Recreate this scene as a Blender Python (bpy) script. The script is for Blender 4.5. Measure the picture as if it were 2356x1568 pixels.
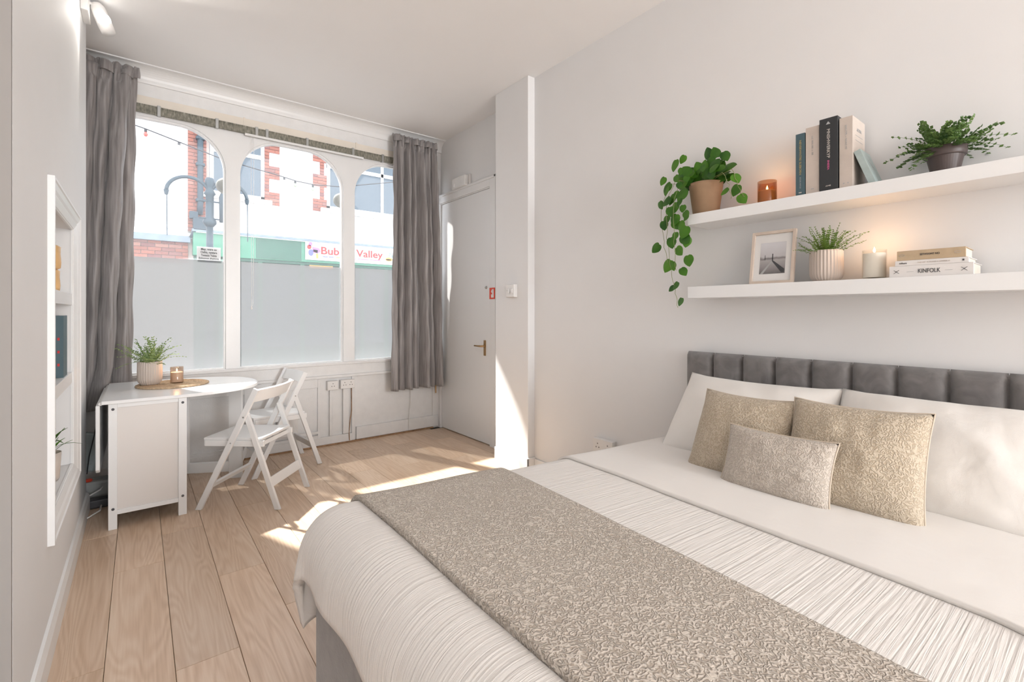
import bpy, bmesh, math, random
from mathutils import Vector, Matrix, noise
R = random.Random(7)
PI = math.pi
for o in list(bpy.data.objects): bpy.data.objects.remove(o)
S = bpy.context.scene
COL = S.collection

# ------------------------------------------------------------------ camera
F_, CX, HY, H = 1088.0, 1178.0, 718.0, 1.25
YAW = math.atan((CX-320)/F_)
cam = bpy.data.cameras.new('camera'); camo = bpy.data.objects.new('camera', cam); COL.objects.link(camo)
camo.location = (0, 0, H); camo.rotation_euler = (PI/2, 0, -YAW)
cam.sensor_fit = 'HORIZONTAL'; cam.sensor_width = 36; cam.lens = 36*F_/2356; cam.shift_y = -(784-HY)/2356
cam.clip_start = .02; cam.clip_end = 300
S.camera = camo
S.view_settings.view_transform = 'Standard'; S.view_settings.look = 'None'
S.view_settings.gamma = 1; S.view_settings.use_curve_mapping = False
S.view_settings.exposure = 0.42

# ------------------------------------------------------------------ world, sun
w = bpy.data.worlds.new('world'); S.world = w; w.use_nodes = True
bg = w.node_tree.nodes['Background']; bg.inputs[0].default_value = (.93, .965, 1, 1); bg.inputs[1].default_value = 2.8
sun = bpy.data.lights.new('sun', 'SUN'); suno = bpy.data.objects.new('sun', sun); COL.objects.link(suno)
sun.energy = 11; sun.angle = math.radians(1.4); sun.color = (1, .965, .91)
suno.rotation_euler = Vector((.38, -1, -1.28)).to_track_quat('-Z', 'Y').to_euler()
suno.location = (-3, 16, 16)
# added fill light in an invented rear opening, brightens the room from behind
ra = bpy.data.lights.new('rear_fill', 'AREA'); rao = bpy.data.objects.new('rear_fill', ra); COL.objects.link(rao)
ra.shape = 'RECTANGLE'; ra.size = 1.5; ra.size_y = 2.3; ra.energy = 215; ra.color = (.97, .985, 1)
rao.location = (1.5, -6.02, 1.55); rao.rotation_euler = (PI/2, 0, math.radians(24))

# ------------------------------------------------------------------ materials
def nd(nt, t, **k):
    n = nt.nodes.new(t)
    for a, b in k.items(): setattr(n, a, b)
    return n
def mat(name, color, rough=.5, metal=0, spec=.5, sheen=0, emit=None, estr=0):
    m = bpy.data.materials.new(name); m.use_nodes = True
    b = m.node_tree.nodes['Principled BSDF']
    b.inputs['Base Color'].default_value = (*color, 1); b.inputs['Roughness'].default_value = rough
    b.inputs['Metallic'].default_value = metal; b.inputs['Specular IOR Level'].default_value = spec
    if sheen: b.inputs['Sheen Weight'].default_value = sheen
    if emit: b.inputs['Emission Color'].default_value = (*emit, 1); b.inputs['Emission Strength'].default_value = estr
    return m
def nodes(m): return m.node_tree, m.node_tree.nodes['Principled BSDF']
def coords(nt, scale=(1,1,1), obj=False, rnd=False, rot=(0,0,0)):
    if obj:
        src = nd(nt, 'ShaderNodeTexCoord').outputs['Object']
    else:
        src = nd(nt, 'ShaderNodeNewGeometry').outputs['Position']
    if rnd:
        oi = nd(nt, 'ShaderNodeObjectInfo'); mu = nd(nt, 'ShaderNodeMath', operation='MULTIPLY'); mu.inputs[1].default_value = 91.7
        nt.links.new(oi.outputs['Random'], mu.inputs[0])
        ad = nd(nt, 'ShaderNodeVectorMath', operation='ADD'); nt.links.new(src, ad.inputs[0]); nt.links.new(mu.outputs[0], ad.inputs[1]); src = ad.outputs[0]
    mp = nd(nt, 'ShaderNodeMapping'); mp.inputs['Scale'].default_value = scale; mp.inputs['Rotation'].default_value = rot
    nt.links.new(src, mp.inputs[0]); return mp.outputs[0]
def noise_n(nt, vec, scale, detail=2, dist=0, rough=.5):
    n = nd(nt, 'ShaderNodeTexNoise'); n.inputs['Scale'].default_value = scale; n.inputs['Detail'].default_value = detail
    n.inputs['Distortion'].default_value = dist; n.inputs['Roughness'].default_value = rough
    nt.links.new(vec, n.inputs['Vector']); return n.outputs[0]
def math_n(nt, op, a, b=None):
    n = nd(nt, 'ShaderNodeMath', operation=op)
    for i, v in enumerate((a, b)):
        if v is None: continue
        if isinstance(v, (int, float)): n.inputs[i].default_value = v
        else: nt.links.new(v, n.inputs[i])
    return n.outputs[0]
def ramp(nt, fac, stops):
    r = nd(nt, 'ShaderNodeValToRGB'); el = r.color_ramp.elements
    while len(el) < len(stops): el.new(.5)
    for e, (p, c) in zip(el, stops): e.position = p; e.color = (*c, 1)
    nt.links.new(fac, r.inputs[0]); return r.outputs[0]
def bump(nt, b, h, dist=.002, strength=1):
    n = nd(nt, 'ShaderNodeBump'); n.inputs['Distance'].default_value = dist; n.inputs['Strength'].default_value = strength
    nt.links.new(h, n.inputs['Height']); nt.links.new(n.outputs[0], b.inputs['Normal'])
def paint(name, c, rough=.6, scale=9, amt=.03, bd=.0015, sc=(1,1,1)):
    m = mat(name, c, rough); nt, b = nodes(m); v = coords(nt, sc)
    n = noise_n(nt, v, scale, 4)
    hi = tuple(min(1, x*(1+amt)) for x in c); lo = tuple(x*(1-amt) for x in c)
    nt.links.new(ramp(nt, n, [(.3, lo), (.7, hi)]), b.inputs['Base Color'])
    n2 = noise_n(nt, v, scale*9, 3); bump(nt, b, n2, bd, .4); return m
def contour(name, c1, c2, scale, freq, bd, rough=.85, obj=True, stretch=(1,1,1), sheen=.2):
    m = mat(name, c1, rough, sheen=sheen, spec=.2); nt, b = nodes(m); v = coords(nt, stretch, obj=obj)
    n = noise_n(nt, v, scale, 1.5, .3)
    s = math_n(nt, 'SINE', math_n(nt, 'MULTIPLY', n, freq))
    s = math_n(nt, 'ADD', math_n(nt, 'MULTIPLY', s, .5), .5)
    n3 = noise_n(nt, v, 3, 2)
    mix = math_n(nt, 'ADD', math_n(nt, 'MULTIPLY', s, .8), math_n(nt, 'MULTIPLY', n3, .4))
    nt.links.new(ramp(nt, mix, [(.2, c2), (.75, c1)]), b.inputs['Base Color'])
    bump(nt, b, s, bd, .9); return m

M = {}
M['wall'] = paint('wall_paint', (.79, .782, .778), .7, 2.5, .012, .0006)
M['ceiling'] = paint('ceiling_paint', (.89, .88, .875), .8, 2, .01, .0005)
M['wood_white'] = paint('white_gloss_paint', (.83, .825, .82), .35, 6, .015, .001)
M['old_white'] = paint('old_white_paint', (.80, .79, .78), .45, 14, .03, .003)
M['cream'] = paint('cream_board', (.80, .73, .64), .6, 8, .03)
M['furn'] = mat('white_lacquer', (.84, .84, .84), .28)
M['furn_panel'] = mat('white_panel_lacquer', (.76, .72, .69), .45)
M['bed_linen'] = None
M['dark'] = mat('dark_gap', (.10, .085, .07), .8)
M['taupe'] = paint('shaded_wall_taupe', (.30, .28, .265), .7, 2, .02)  # wall tone darkened to carry the shade of the left return
M['brown_gap'] = paint('bare_wood_strip', (.34, .2, .11), .8, 30, .3)
M['brass'] = mat('aged_brass', (.46, .30, .15), .35, .9)
M['steel'] = mat('grey_steel', (.45, .45, .44), .35, .9)
M['screw'] = mat('dark_screw_cap', (.08, .08, .085), .5)
M['red'] = mat('red_plastic', (.72, .07, .03), .4)
M['whitep'] = mat('white_plastic', (.80, .78, .76), .35)
M['greyline'] = mat('grey_print', (.42, .42, .42), .6)
M['blackpl'] = mat('black_plastic', (.03, .03, .035), .4)
M['sock_hole'] = mat('socket_slot', (.12, .11, .1), .6)
# rail
m = mat('weathered_rail', (.2, .19, .15), .6); nt, b = nodes(m); v = coords(nt, (3, 1, 1))
nt.links.new(ramp(nt, noise_n(nt, v, 30, 6), [(.3, (.12, .115, .09)), (.6, (.27, .255, .205)), (.8, (.5, .48, .42))]), b.inputs['Base Color']); M['rail'] = m
# floor planks: stretched contour grain
m = mat('oak_laminate', (.6, .4, .25), .34, spec=.45); nt, b = nodes(m)
v = coords(nt, (6.5, .62, 1), obj=True, rnd=True)
n = noise_n(nt, v, 1.2, 1.6, .35)
s = math_n(nt, 'ADD', math_n(nt, 'MULTIPLY', math_n(nt, 'SINE', math_n(nt, 'MULTIPLY', n, 105.)), .5), .5)
vf = coords(nt, (70, 2.2, 1), obj=True, rnd=True); fine = noise_n(nt, vf, 2, 4)
big = noise_n(nt, v, .7, 3)
g = math_n(nt, 'ADD', math_n(nt, 'MULTIPLY', s, .15), math_n(nt, 'ADD', math_n(nt, 'MULTIPLY', fine, .42), math_n(nt, 'MULTIPLY', big, .5)))
colr = ramp(nt, g, [(.3, (.55, .375, .245)), (.52, (.67, .49, .35)), (.8, (.78, .62, .48))])
oi = nd(nt, 'ShaderNodeObjectInfo'); hs = nd(nt, 'ShaderNodeHueSaturation'); nt.links.new(colr, hs.inputs['Color'])
mr = nd(nt, 'ShaderNodeMapRange'); mr.inputs[3].default_value = .92; mr.inputs[4].default_value = 1.1; nt.links.new(oi.outputs['Random'], mr.inputs[0]); nt.links.new(mr.outputs[0], hs.inputs['Value'])
nt.links.new(hs.outputs[0], b.inputs['Base Color']); bump(nt, b, s, .0006, .35); M['plank'] = m
# linens
def linen(name, c, rib=0, amt=.0016):
    m = mat(name, c, .9, sheen=.25, spec=.15); nt, b = nodes(m)
    v = coords(nt, (1, 1, 1)); n = noise_n(nt, v, 7, 3, .2)
    if rib:
        v2 = coords(nt, (1.0, 50, .6)); n1 = noise_n(nt, v2, 2.6, 3, .5)
        n = math_n(nt, 'ADD', math_n(nt, 'MULTIPLY', n, .4), math_n(nt, 'MULTIPLY', n1, rib))
    wv = noise_n(nt, v, 420, 1); h = math_n(nt, 'ADD', math_n(nt, 'MULTIPLY', n, 1), math_n(nt, 'MULTIPLY', wv, .04))
    bump(nt, b, h, amt*6, .55); return m
M['duvet'] = linen('striped_cotton', (.80, .765, .73), .9, .0017)
M['seam'] = mat('sand_piping', (.60, .51, .41), .9)
M['linen'] = linen('plain_cotton', (.81, .775, .74))
M['pillow'] = linen('pillow_cotton', (.82, .785, .745), 0, .003)
M['cushion'] = contour('tufted_sand_cotton', (.56, .475, .37), (.43, .35, .255), 72, 30, .0016)
M['cushion2'] = contour('tufted_stone_cotton', (.57, .505, .44), (.45, .39, .33), 74, 30, .0015)
M['throw'] = contour('tufted_taupe_wool', (.65, .58, .505), (.44, .375, .31), 74, 30, .0032, obj=False)
m = mat('grey_velvet', (.2, .185, .18), .85, sheen=.6, spec=.15); nt, b = nodes(m); v = coords(nt)
nn = noise_n(nt, v, 14, 5, 1.0); nt.links.new(ramp(nt, nn, [(.3, (.145, .135, .132)), (.7, (.22, .205, .2))]), b.inputs['Base Color'])
bump(nt, b, noise_n(nt, v, 60, 4, 2), .0015, .5); M['velvet'] = m
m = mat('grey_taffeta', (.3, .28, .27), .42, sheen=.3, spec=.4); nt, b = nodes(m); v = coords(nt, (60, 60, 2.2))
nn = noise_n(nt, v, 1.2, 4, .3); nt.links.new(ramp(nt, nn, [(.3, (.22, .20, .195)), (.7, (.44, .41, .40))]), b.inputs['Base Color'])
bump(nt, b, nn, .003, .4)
tr = nd(nt, 'ShaderNodeBsdfTranslucent'); tr.inputs[0].default_value = (.40, .36, .34, 1)
mx = nd(nt, 'ShaderNodeMixShader'); mx.inputs[0].default_value = .18; nt.links.new(b.outputs[0], mx.inputs[1]); nt.links.new(tr.outputs[0], mx.inputs[2])
nt.links.new(mx.outputs[0], nt.nodes['Material Output'].inputs[0]); M['curtain'] = m
# glass
def thin_glass(name, tint, gloss=.06, rough=.02, haze=0):
    m = bpy.data.materials.new(name); m.use_nodes = True; nt = m.node_tree; nt.nodes.remove(nt.nodes['Principled BSDF'])
    t = nd(nt, 'ShaderNodeBsdfTransparent'); t.inputs[0].default_value = (*tint, 1)
    g = nd(nt, 'ShaderNodeBsdfGlossy'); g.inputs['Roughness'].default_value = rough
    fr = nd(nt, 'ShaderNodeLayerWeight'); fr.inputs[0].default_value = .5
    x = nd(nt, 'ShaderNodeMixShader'); nt.links.new(math_n(nt, 'ADD', math_n(nt, 'MULTIPLY', math_n(nt, 'POWER', fr.outputs['Facing'], 4.0), .5), gloss), x.inputs[0])
    if haze:
        tl = nd(nt, 'ShaderNodeBsdfTranslucent'); tl.inputs[0].default_value = (.9, .93, 1, 1); xx = nd(nt, 'ShaderNodeMixShader'); xx.inputs[0].default_value = haze
        nt.links.new(t.outputs[0], xx.inputs[1]); nt.links.new(tl.outputs[0], xx.inputs[2]); t = xx
    nt.links.new(t.outputs[0], x.inputs[1]); nt.links.new(g.outputs[0], x.inputs[2])
    nt.links.new(x.outputs[0], nt.nodes['Material Output'].inputs[0]); return m
M['glass'] = thin_glass('window_glass', (.97, .975, .98), .01, haze=.03)
M['amber'] = thin_glass('amber_glass', (.83, .62, .44), .05)
M['pictureglass'] = thin_glass('picture_glazing', (.99, .99, .99), .01)
M['smoke'] = thin_glass('smoked_glass', (.90, .82, .76), .05)
M['clearjar'] = thin_glass('clear_jar_glass', (.99, .985, .97), .015)
m = bpy.data.materials.new('frosted_film'); m.use_nodes = True; nt = m.node_tree; nt.nodes.remove(nt.nodes['Principled BSDF'])
a = nd(nt, 'ShaderNodeBsdfTranslucent'); a.inputs[0].default_value = (.29, .295, .30, 1)
d_ = nd(nt, 'ShaderNodeBsdfDiffuse'); d_.inputs[0].default_value = (.52, .525, .53, 1)
t = nd(nt, 'ShaderNodeBsdfTransparent'); t.inputs[0].default_value = (.9, .905, .91, 1)
x1 = nd(nt, 'ShaderNodeMixShader'); x1.inputs[0].default_value = .3; nt.links.new(a.outputs[0], x1.inputs[1]); nt.links.new(d_.outputs[0], x1.inputs[2])
x2 = nd(nt, 'ShaderNodeMixShader'); x2.inputs[0].default_value = .36; nt.links.new(x1.outputs[0], x2.inputs[1]); nt.links.new(t.outputs[0], x2.inputs[2])
nt.links.new(x2.outputs[0], nt.nodes['Material Output'].inputs[0]); M['frost'] = m
# plants
def leafmat(name, c1, c2, tr=.25):
    m = mat(name, c1, .4, spec=.4); nt, b = nodes(m); oi = nd(nt, 'ShaderNodeObjectInfo')
    v = coords(nt, obj=True, rnd=True); n = math_n(nt, 'ADD', math_n(nt, 'MULTIPLY', noise_n(nt, v, 14, 2), .7), math_n(nt, 'MULTIPLY', oi.outputs['Random'], .4))
    c = ramp(nt, n, [(.25, c1), (.8, c2)]); nt.links.new(c, b.inputs['Base Color'])
    t = nd(nt, 'ShaderNodeBsdfTranslucent'); nt.links.new(c, t.inputs[0]); x = nd(nt, 'ShaderNodeMixShader'); x.inputs[0].default_value = tr
    nt.links.new(b.outputs[0], x.inputs[1]); nt.links.new(t.outputs[0], x.inputs[2]); nt.links.new(x.outputs[0], nt.nodes['Material Output'].inputs[0]); return m
M['pothos'] = leafmat('heart_leaf_green', (.02, .085, .01), (.09, .25, .018))
M['fern'] = leafmat('fern_green', (.07, .15, .02), (.20, .30, .05))
M['fern_pale'] = leafmat('pale_fern_green', (.16, .27, .08), (.40, .50, .20), .4)
M['fern_dark'] = leafmat('dark_fern_green', (.03, .085, .02), (.13, .22, .055))
M['stem'] = mat('plant_stem', (.22, .24, .10), .7)
M['soil'] = paint('soil', (.06, .04, .03), .95, 60, .4)
M['terracotta'] = paint('mottled_clay', (.30, .19, .11), .75, 12, .12)
M['brownpot'] = mat('brown_plastic_pot', (.085, .062, .058), .45)
m = mat('ribbed_ceramic', (.55, .47, .41), .6); M['ribpot'] = m
M['jute'] = paint('woven_jute', (.55, .40, .26), .9, 60, .25, .004)
M['wax'] = mat('candle_wax', (.93, .89, .82), .5)
M['flame'] = mat('candle_flame', (1, .7, .3), .5, emit=(1, .62, .25), estr=22)
M['wick'] = mat('wick', (.05, .04, .03), .9)
M['lamp'] = mat('lamp_lens', (1, 1, 1), .5, emit=(1, .98, .93), estr=14)
M['teal'] = mat('teal_cloth', (.065, .115, .135), .6)
M['charcoal'] = mat('charcoal_cloth', (.028, .03, .033), .5)
M['beigeb'] = paint('beige_cover', (.60, .52, .46), .7, 20, .04)
M['mintb'] = paint('pale_mint_cover', (.42, .50, .49), .6, 18, .12)
M['tanb'] = paint('tan_cloth_cover', (.50, .38, .25), .8, 30, .05)
M['whiteb'] = mat('white_cover', (.76, .73, .71), .6)
M['paper'] = paint('page_block', (.74, .68, .60), .9, 50, .05)
M['gold'] = mat('gold_foil', (.55, .42, .18), .4, .6)
M['silverp'] = mat('silver_print', (.6, .55, .5), .5)
M['ink'] = mat('dark_ink', (.06, .06, .065), .7)
M['ashwood'] = paint('pale_ash_wood', (.60, .50, .42), .6, 18, .06, .001, (1, 1, .2))
M['mount'] = mat('picture_mount', (.82, .80, .78), .8)
M['amberwood'] = paint('amber_wood', (.72, .45, .2), .4, 10, .15)
# exterior
M['render'] = paint('white_render', (.90, .90, .93), .85, 1, .02)
M['green'] = paint('green_fascia', (.065, .23, .15), .5, 3, .08)
M['dkgreen'] = paint('dark_green_wood', (.03, .11, .075), .5, 3, .1)
M['slate'] = paint('slate', (.20, .25, .30), .7, 6, .15)
M['stone'] = paint('stone_sill', (.62, .58, .54), .9, 5, .08)
M['mortar'] = paint('mortar', (.40, .34, .31), .95, 20, .1)
m = mat('red_brick', (.4, .15, .1), .9); nt, b = nodes(m); oi = nd(nt, 'ShaderNodeObjectInfo')
nt.links.new(ramp(nt, oi.outputs['Random'], [(0, (.26, .10, .075)), (.5, (.33, .13, .095)), (.8, (.20, .095, .09)), (1, (.36, .18, .14))]), b.inputs['Base Color']); M['brick'] = m
M['iron'] = mat('painted_iron', (.04, .065, .085), .45, .3)
M['upvc'] = mat('white_upvc', (.88, .88, .9), .4)
M['extglass'] = mat('dark_window_pane', (.06, .09, .12), .08, spec=.9)
M['asphalt'] = paint('paving', (.32, .31, .30), .95, 4, .15)
M['banner'] = mat('banner_vinyl', (.88, .88, .88), .6)
M['bred'] = mat('banner_red', (.55, .02, .02), .6); M['bblue'] = mat('banner_blue', (.12, .13, .55), .6)
M['bpink'] = mat('banner_pink', (.75, .15, .35), .6); M['borange'] = mat('banner_orange', (.85, .35, .08), .6); M['bpurple'] = mat('banner_violet', (.35, .16, .45), .6)
M['bgrey'] = mat('banner_grey', (.25, .33, .33), .6)
M['bulbred'] = mat('red_bulb', (.75, .12, .1), .2); M['bulbw'] = mat('white_bulb', (.8, .8, .75), .2); M['bulbg'] = mat('grey_bulb', (.35, .4, .3), .3)
M['olive'] = mat('olive_metal', (.2, .2, .17), .45, .4)

# ------------------------------------------------------------------ helpers
def tag(o, label=None, cat=None, group=None, kind=None):
    if label: o['label'] = label
    if cat: o['category'] = cat
    if group: o['group'] = group
    if kind: o['kind'] = kind
    return o
def thing(name, label, cat, loc=(0,0,0), rz=0, group=None):
    o = bpy.data.objects.new(name, None); COL.objects.link(o); o.location = loc; o.rotation_euler = (0, 0, rz); o.empty_display_size = .05
    return tag(o, label, cat, group)
def link(name, me, parent=None, loc=(0,0,0), rot=(0,0,0)):
    o = bpy.data.objects.new(name, me); COL.objects.link(o); o.parent = parent; o.location = loc; o.rotation_euler = rot; return o
def dup(root, label=None):
    def cp(o, par):
        c = o.copy(); COL.objects.link(c); c.parent = par
        for ch in o.children: cp(ch, c)
        return c
    r = cp(root, None)
    if label: r['label'] = label
    return r
class MB:
    def __init__(s): s.v = []; s.f = []
    def add(s, vs, fs):
        n = len(s.v); s.v += [tuple(p) for p in vs]; s.f += [tuple(i+n for i in f) for f in fs]; return s
    def box(s, x0, x1, y0, y1, z0, z1):
        return s.add([(x0,y0,z0),(x1,y0,z0),(x1,y1,z0),(x0,y1,z0),(x0,y0,z1),(x1,y0,z1),(x1,y1,z1),(x0,y1,z1)],
                     [(0,3,2,1),(4,5,6,7),(0,1,5,4),(1,2,6,5),(2,3,7,6),(3,0,4,7)])
    def bar(s, a, b, w, t, up=(0,0,1)):     # rectangular bar a->b; w across (a-b x up), t along up-ish
        a, b = Vector(a), Vector(b); d = (b-a).normalized(); sx = d.cross(Vector(up)).normalized(); sy = sx.cross(d).normalized()
        vs = [p + sx*i*w/2 + sy*j*t/2 for p in (a, b) for i, j in ((-1,-1),(1,-1),(1,1),(-1,1))]
        return s.add(vs, [(0,3,2,1),(4,5,6,7),(0,1,5,4),(1,2,6,5),(2,3,7,6),(3,0,4,7)])
    def tube(s, pts, r, n=8, cap=True):
        pts = [Vector(p) for p in pts]; rs = r if isinstance(r, (list, tuple)) else [r]*len(pts); base = len(s.v); prev = None
        for i, p in enumerate(pts):
            d = (pts[min(i+1, len(pts)-1)]-pts[max(i-1, 0)]).normalized()
            if prev is None: prev = d.orthogonal().normalized()
            prev = (prev - d*prev.dot(d)).normalized(); q = d.cross(prev)
            for k in range(n):
                a = 2*PI*k/n; s.v.append(tuple(p + (prev*math.cos(a)+q*math.sin(a))*rs[i]))
        for i in range(len(pts)-1):
            for k in range(n):
                a = base+i*n+k; b = base+i*n+(k+1) % n; s.f.append((a, b, b+n, a+n))
        if cap: s.f.append(tuple(base+k for k in range(n))[::-1]); s.f.append(tuple(base+(len(pts)-1)*n+k for k in range(n)))
        return s
    def lathe(s, prof, c=(0,0,0), n=32, rib=0, ribn=0):
        base = len(s.v)
        for (r, z) in prof:
            for k in range(n):
                a = 2*PI*k/n; rr = r*(1+rib*math.cos(a*ribn)) if ribn else r
                s.v.append((c[0]+rr*math.cos(a), c[1]+rr*math.sin(a), c[2]+z))
        for i in range(len(prof)-1):
            for k in range(n):
                a = base+i*n+k; b = base+i*n+(k+1) % n; s.f.append((a, b, b+n, a+n))
        if prof[0][0] > 1e-5: s.f.append(tuple(base+k for k in range(n))[::-1])
        if prof[-1][0] > 1e-5: s.f.append(tuple(base+(len(prof)-1)*n+k for k in range(n)))
        return s
    def prism(s, pts, z0, z1, axes='xyz'):   # polygon in first two axes extruded along third
        n = len(pts)
        def mk(a, b, c):
            d = dict(zip(axes, (a, b, c))); return (d['x'], d['y'], d['z'])
        vs = [mk(a, b, z0) for a, b in pts]+[mk(a, b, z1) for a, b in pts]
        fs = [tuple(range(n))[::-1], tuple(range(n, 2*n))]+[(i, (i+1) % n, (i+1) % n+n, i+n) for i in range(n)]
        return s.add(vs, fs)
    def grid(s, fn, nu, nv):
        vs = [fn(i/(nu), j/(nv)) for j in range(nv+1) for i in range(nu+1)]
        fs = [(j*(nu+1)+i, j*(nu+1)+i+1, (j+1)*(nu+1)+i+1, (j+1)*(nu+1)+i) for j in range(nv) for i in range(nu)]
        return s.add(vs, fs)
    def mesh(s, name, m, smooth=False, fix=True, off=(0,0,0)):
        me = bpy.data.meshes.new(name); me.from_pydata([(a-off[0], b-off[1], c-off[2]) for a, b, c in s.v], [], s.f)
        if fix:
            bm = bmesh.new(); bm.from_mesh(me); bmesh.ops.recalc_face_normals(bm, faces=bm.faces); bm.to_mesh(me); bm.free()
        me.materials.append(m)
        if smooth: me.polygons.foreach_set('use_smooth', [True]*len(me.polygons))
        me.update(); return me
    def build(s, name, m, parent=None, bevel=0, smooth=False, seg=2, world=True, fix=True):
        off = (0,0,0)
        if world and parent is not None:
            p = parent
            while p: off = tuple(off[i]+p.location[i] for i in range(3)); p = p.parent
        o = link(name, s.mesh(name, m, smooth, fix, off), parent)
        if bevel:
            md = o.modifiers.new('bevel', 'BEVEL'); md.width = bevel; md.segments = seg; md.limit_method = 'ANGLE'
        return o
def box(name, m, x0, x1, y0, y1, z0, z1, parent=None, bevel=0): return MB().box(x0, x1, y0, y1, z0, z1).build(name, m, parent, bevel)
def solid(o, th, off=-1):
    md = o.modifiers.new('solid', 'SOLIDIFY'); md.thickness = th; md.offset = off; return o
def struct(o): return tag(o, kind='structure')
def at(u, v, axis, val):                 # photograph pixel -> point on an axis-aligned plane (used to read positions off the picture)
    s, c = math.sin(YAW), math.cos(YAW); a = (u-CX)/F_; b = (HY-v)/F_; r = (s+c*a, c-s*a, b); i = 'xyz'.index(axis)
    t = (val-(0, 0, H)[i])/r[i]; return Vector((r[0]*t, r[1]*t, H+r[2]*t))
def text(name, txt, size, origin, xd, yd, m, parent, width=None, ext=.0006, bold=0, align='CENTER'):
    cu = bpy.data.curves.new(name, 'FONT'); cu.body = txt; cu.size = size; cu.extrude = ext; cu.align_x = align; cu.align_y = 'CENTER'; cu.offset = bold; cu.resolution_u = 3
    o = bpy.data.objects.new(name, cu); COL.objects.link(o); dg = bpy.context.evaluated_depsgraph_get()
    me = bpy.data.meshes.new_from_object(o.evaluated_get(dg)); bpy.data.objects.remove(o); me.materials.clear(); me.materials.append(m)
    xd, yd = Vector(xd), Vector(yd); k = 1
    if width:
        xs = [v.co.x for v in me.vertices]; k = width/(max(xs)-min(xs))
    me.transform(Matrix((xd*k, yd, xd.cross(yd))).transposed().to_4x4())
    off = Vector((0,0,0)); p = parent
    while p: off += p.location; p = p.parent
    return link(name, me, parent, Vector(origin)-off)

# ------------------------------------------------------------------ room shell
XL, XR, XP, XD, YW, ZC = -.2625, 2.45, 2.384, 2.58, 4.56, 3.10
YB = -6.0
# floor with individual planks
fl = struct(box('floor', M['dark'], -1.3, 2.66, YB, YW+.1, -.08, -.0125))
struct(box('floor_far_half', M['plank'], -1.3, 2.66, YB, -1.0, -.0124, 0))
cache = {}
px0, pitch, L = -.096, .196, 1.285
ends = {-1: 2.197, 0: 2.955, 1: 2.02, 2: 2.62, 3: 2.187, 4: 2.836}
for k in range(-6, 14):
    xa, xb = px0+k*pitch, px0+(k+1)*pitch
    if xa > 2.6: continue
    e = ends.get(k, 2.0+((k*.47) % 1)*L)
    xb2 = min(xb, 2.62); lim = YW-.004 if xb < 2.6 else 4.5
    n0 = math.floor((-1.0-e)/L)
    for q in range(n0, 4):
        a = max(e+q*L, -1.0); b_ = min(e+(q+1)*L, lim)
        if b_-a < .02: continue
        key = (round(xb2-xa, 3), round(b_-a, 3))
        if key not in cache:
            hw, hl = key[0]/2-.0008, key[1]/2-.0008
            mb = MB(); c = .0012
            vs = [(-hw,-hl,-.012),(hw,-hl,-.012),(hw,hl,-.012),(-hw,hl,-.012),(-hw,-hl,-c),(hw,-hl,-c),(hw,hl,-c),(-hw,hl,-c),(-hw+c,-hl+c,0),(hw-c,-hl+c,0),(hw-c,hl-c,0),(-hw+c,hl-c,0)]
            mb.add(vs, [(0,3,2,1),(0,1,5,4),(1,2,6,5),(2,3,7,6),(3,0,4,7),(4,5,9,8),(5,6,10,9),(6,7,11,10),(7,4,8,11),(8,9,10,11)])
            cache[key] = mb.mesh('plank', M['plank'])
        link('plank', cache[key], fl, ((xa+xb2)/2, (a+b_)/2, 0))
struct(box('ceiling', M['ceiling'], -1.3, 2.9, YB, YW+.25, ZC, ZC+.12))
# cove at the ceiling over the window
cv = [(YW+.02, ZC-.115), (YW-.012, ZC-.11), (YW-.016, ZC-.10)]+[(YW-.10+.085*math.cos(a), ZC-.10+.09*math.sin(a)) for a in [PI/2*i/8 for i in range(9)]]+[(YW-.115, ZC-.008), (YW-.115, ZC+.01), (YW+.02, ZC+.01)]
struct(MB().prism(cv, -.62, 2.6, 'yzx').build('trim_1', M['wood_white'], smooth=False))
# right wall, pillar, door wall
struct(box('wall_right', M['wall'], XR, 2.9, YB, 2.82, 0, ZC))
pl = struct(box('wall_right_pier', M['wall'], XP, 2.75, 2.82, 3.25, 0, ZC, bevel=.004))
struct(MB().box(XD+.02, 2.9, 3.25, 3.50, 0, ZC).box(XD+.02, 2.9, 3.50, 4.60, 2.50, ZC).box(XD+.045, 2.9, 3.5, 4.6, 0, 2.5).build('wall_right_door_bay', M['wall']))
struct(MB().box(XP-.012, XP, 2.808, 3.25, 0, .11).box(XP-.012, XR, 2.808, 2.82, 0, .11).box(XR-.012, XR, YB, 2.808, 0, .10).build('baseboard_right', M['wood_white'], bevel=.003))
struct(MB().box(-1.3, 2.9, YB-.15, YB, 0, .4).box(-1.3, 2.9, YB-.15, YB, 2.7, ZC).box(-1.3, -.7, YB-.15, YB, .4, 2.7).box(2.3, 2.9, YB-.15, YB, .4, 2.7).build('wall_rear', M['wall']))  # unseen rear wall, opening made up to let the fill light in
struct(box('shaded_return', M['taupe'], -.70, XL-.0005, 1.785, 1.80, 0, ZC))  # thin sheet over the wall's near return, shade painted in as darker colour
# left wall block with the recessed niche
NY0, NY1, NZ0, NZ1 = 2.47, 3.295, .475, 1.675
lw = MB().box(-.75, XL, 1.8, NY0, 0, ZC).box(-.75, XL, NY1, 4.0, 0, ZC).box(-.75, XL, NY0, NY1, 0, NZ0).box(-.75, XL, NY0, NY1, NZ1, ZC).box(-.75, -.50, NY0, NY1, NZ0, NZ1)
struct(lw.build('wall_left', M['wall']))
struct(MB().box(-1.3, -.70, YB, 4.8, 0, ZC).build('wall_left_recess', M['wall']))
struct(MB().prism([(XL, 0), (XL+.018, 0), (XL+.018, .085), (XL+.009, .11), (XL, .115)], 1.79, 4.012, 'xzy').build('baseboard_left', M['wood_white']))
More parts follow.
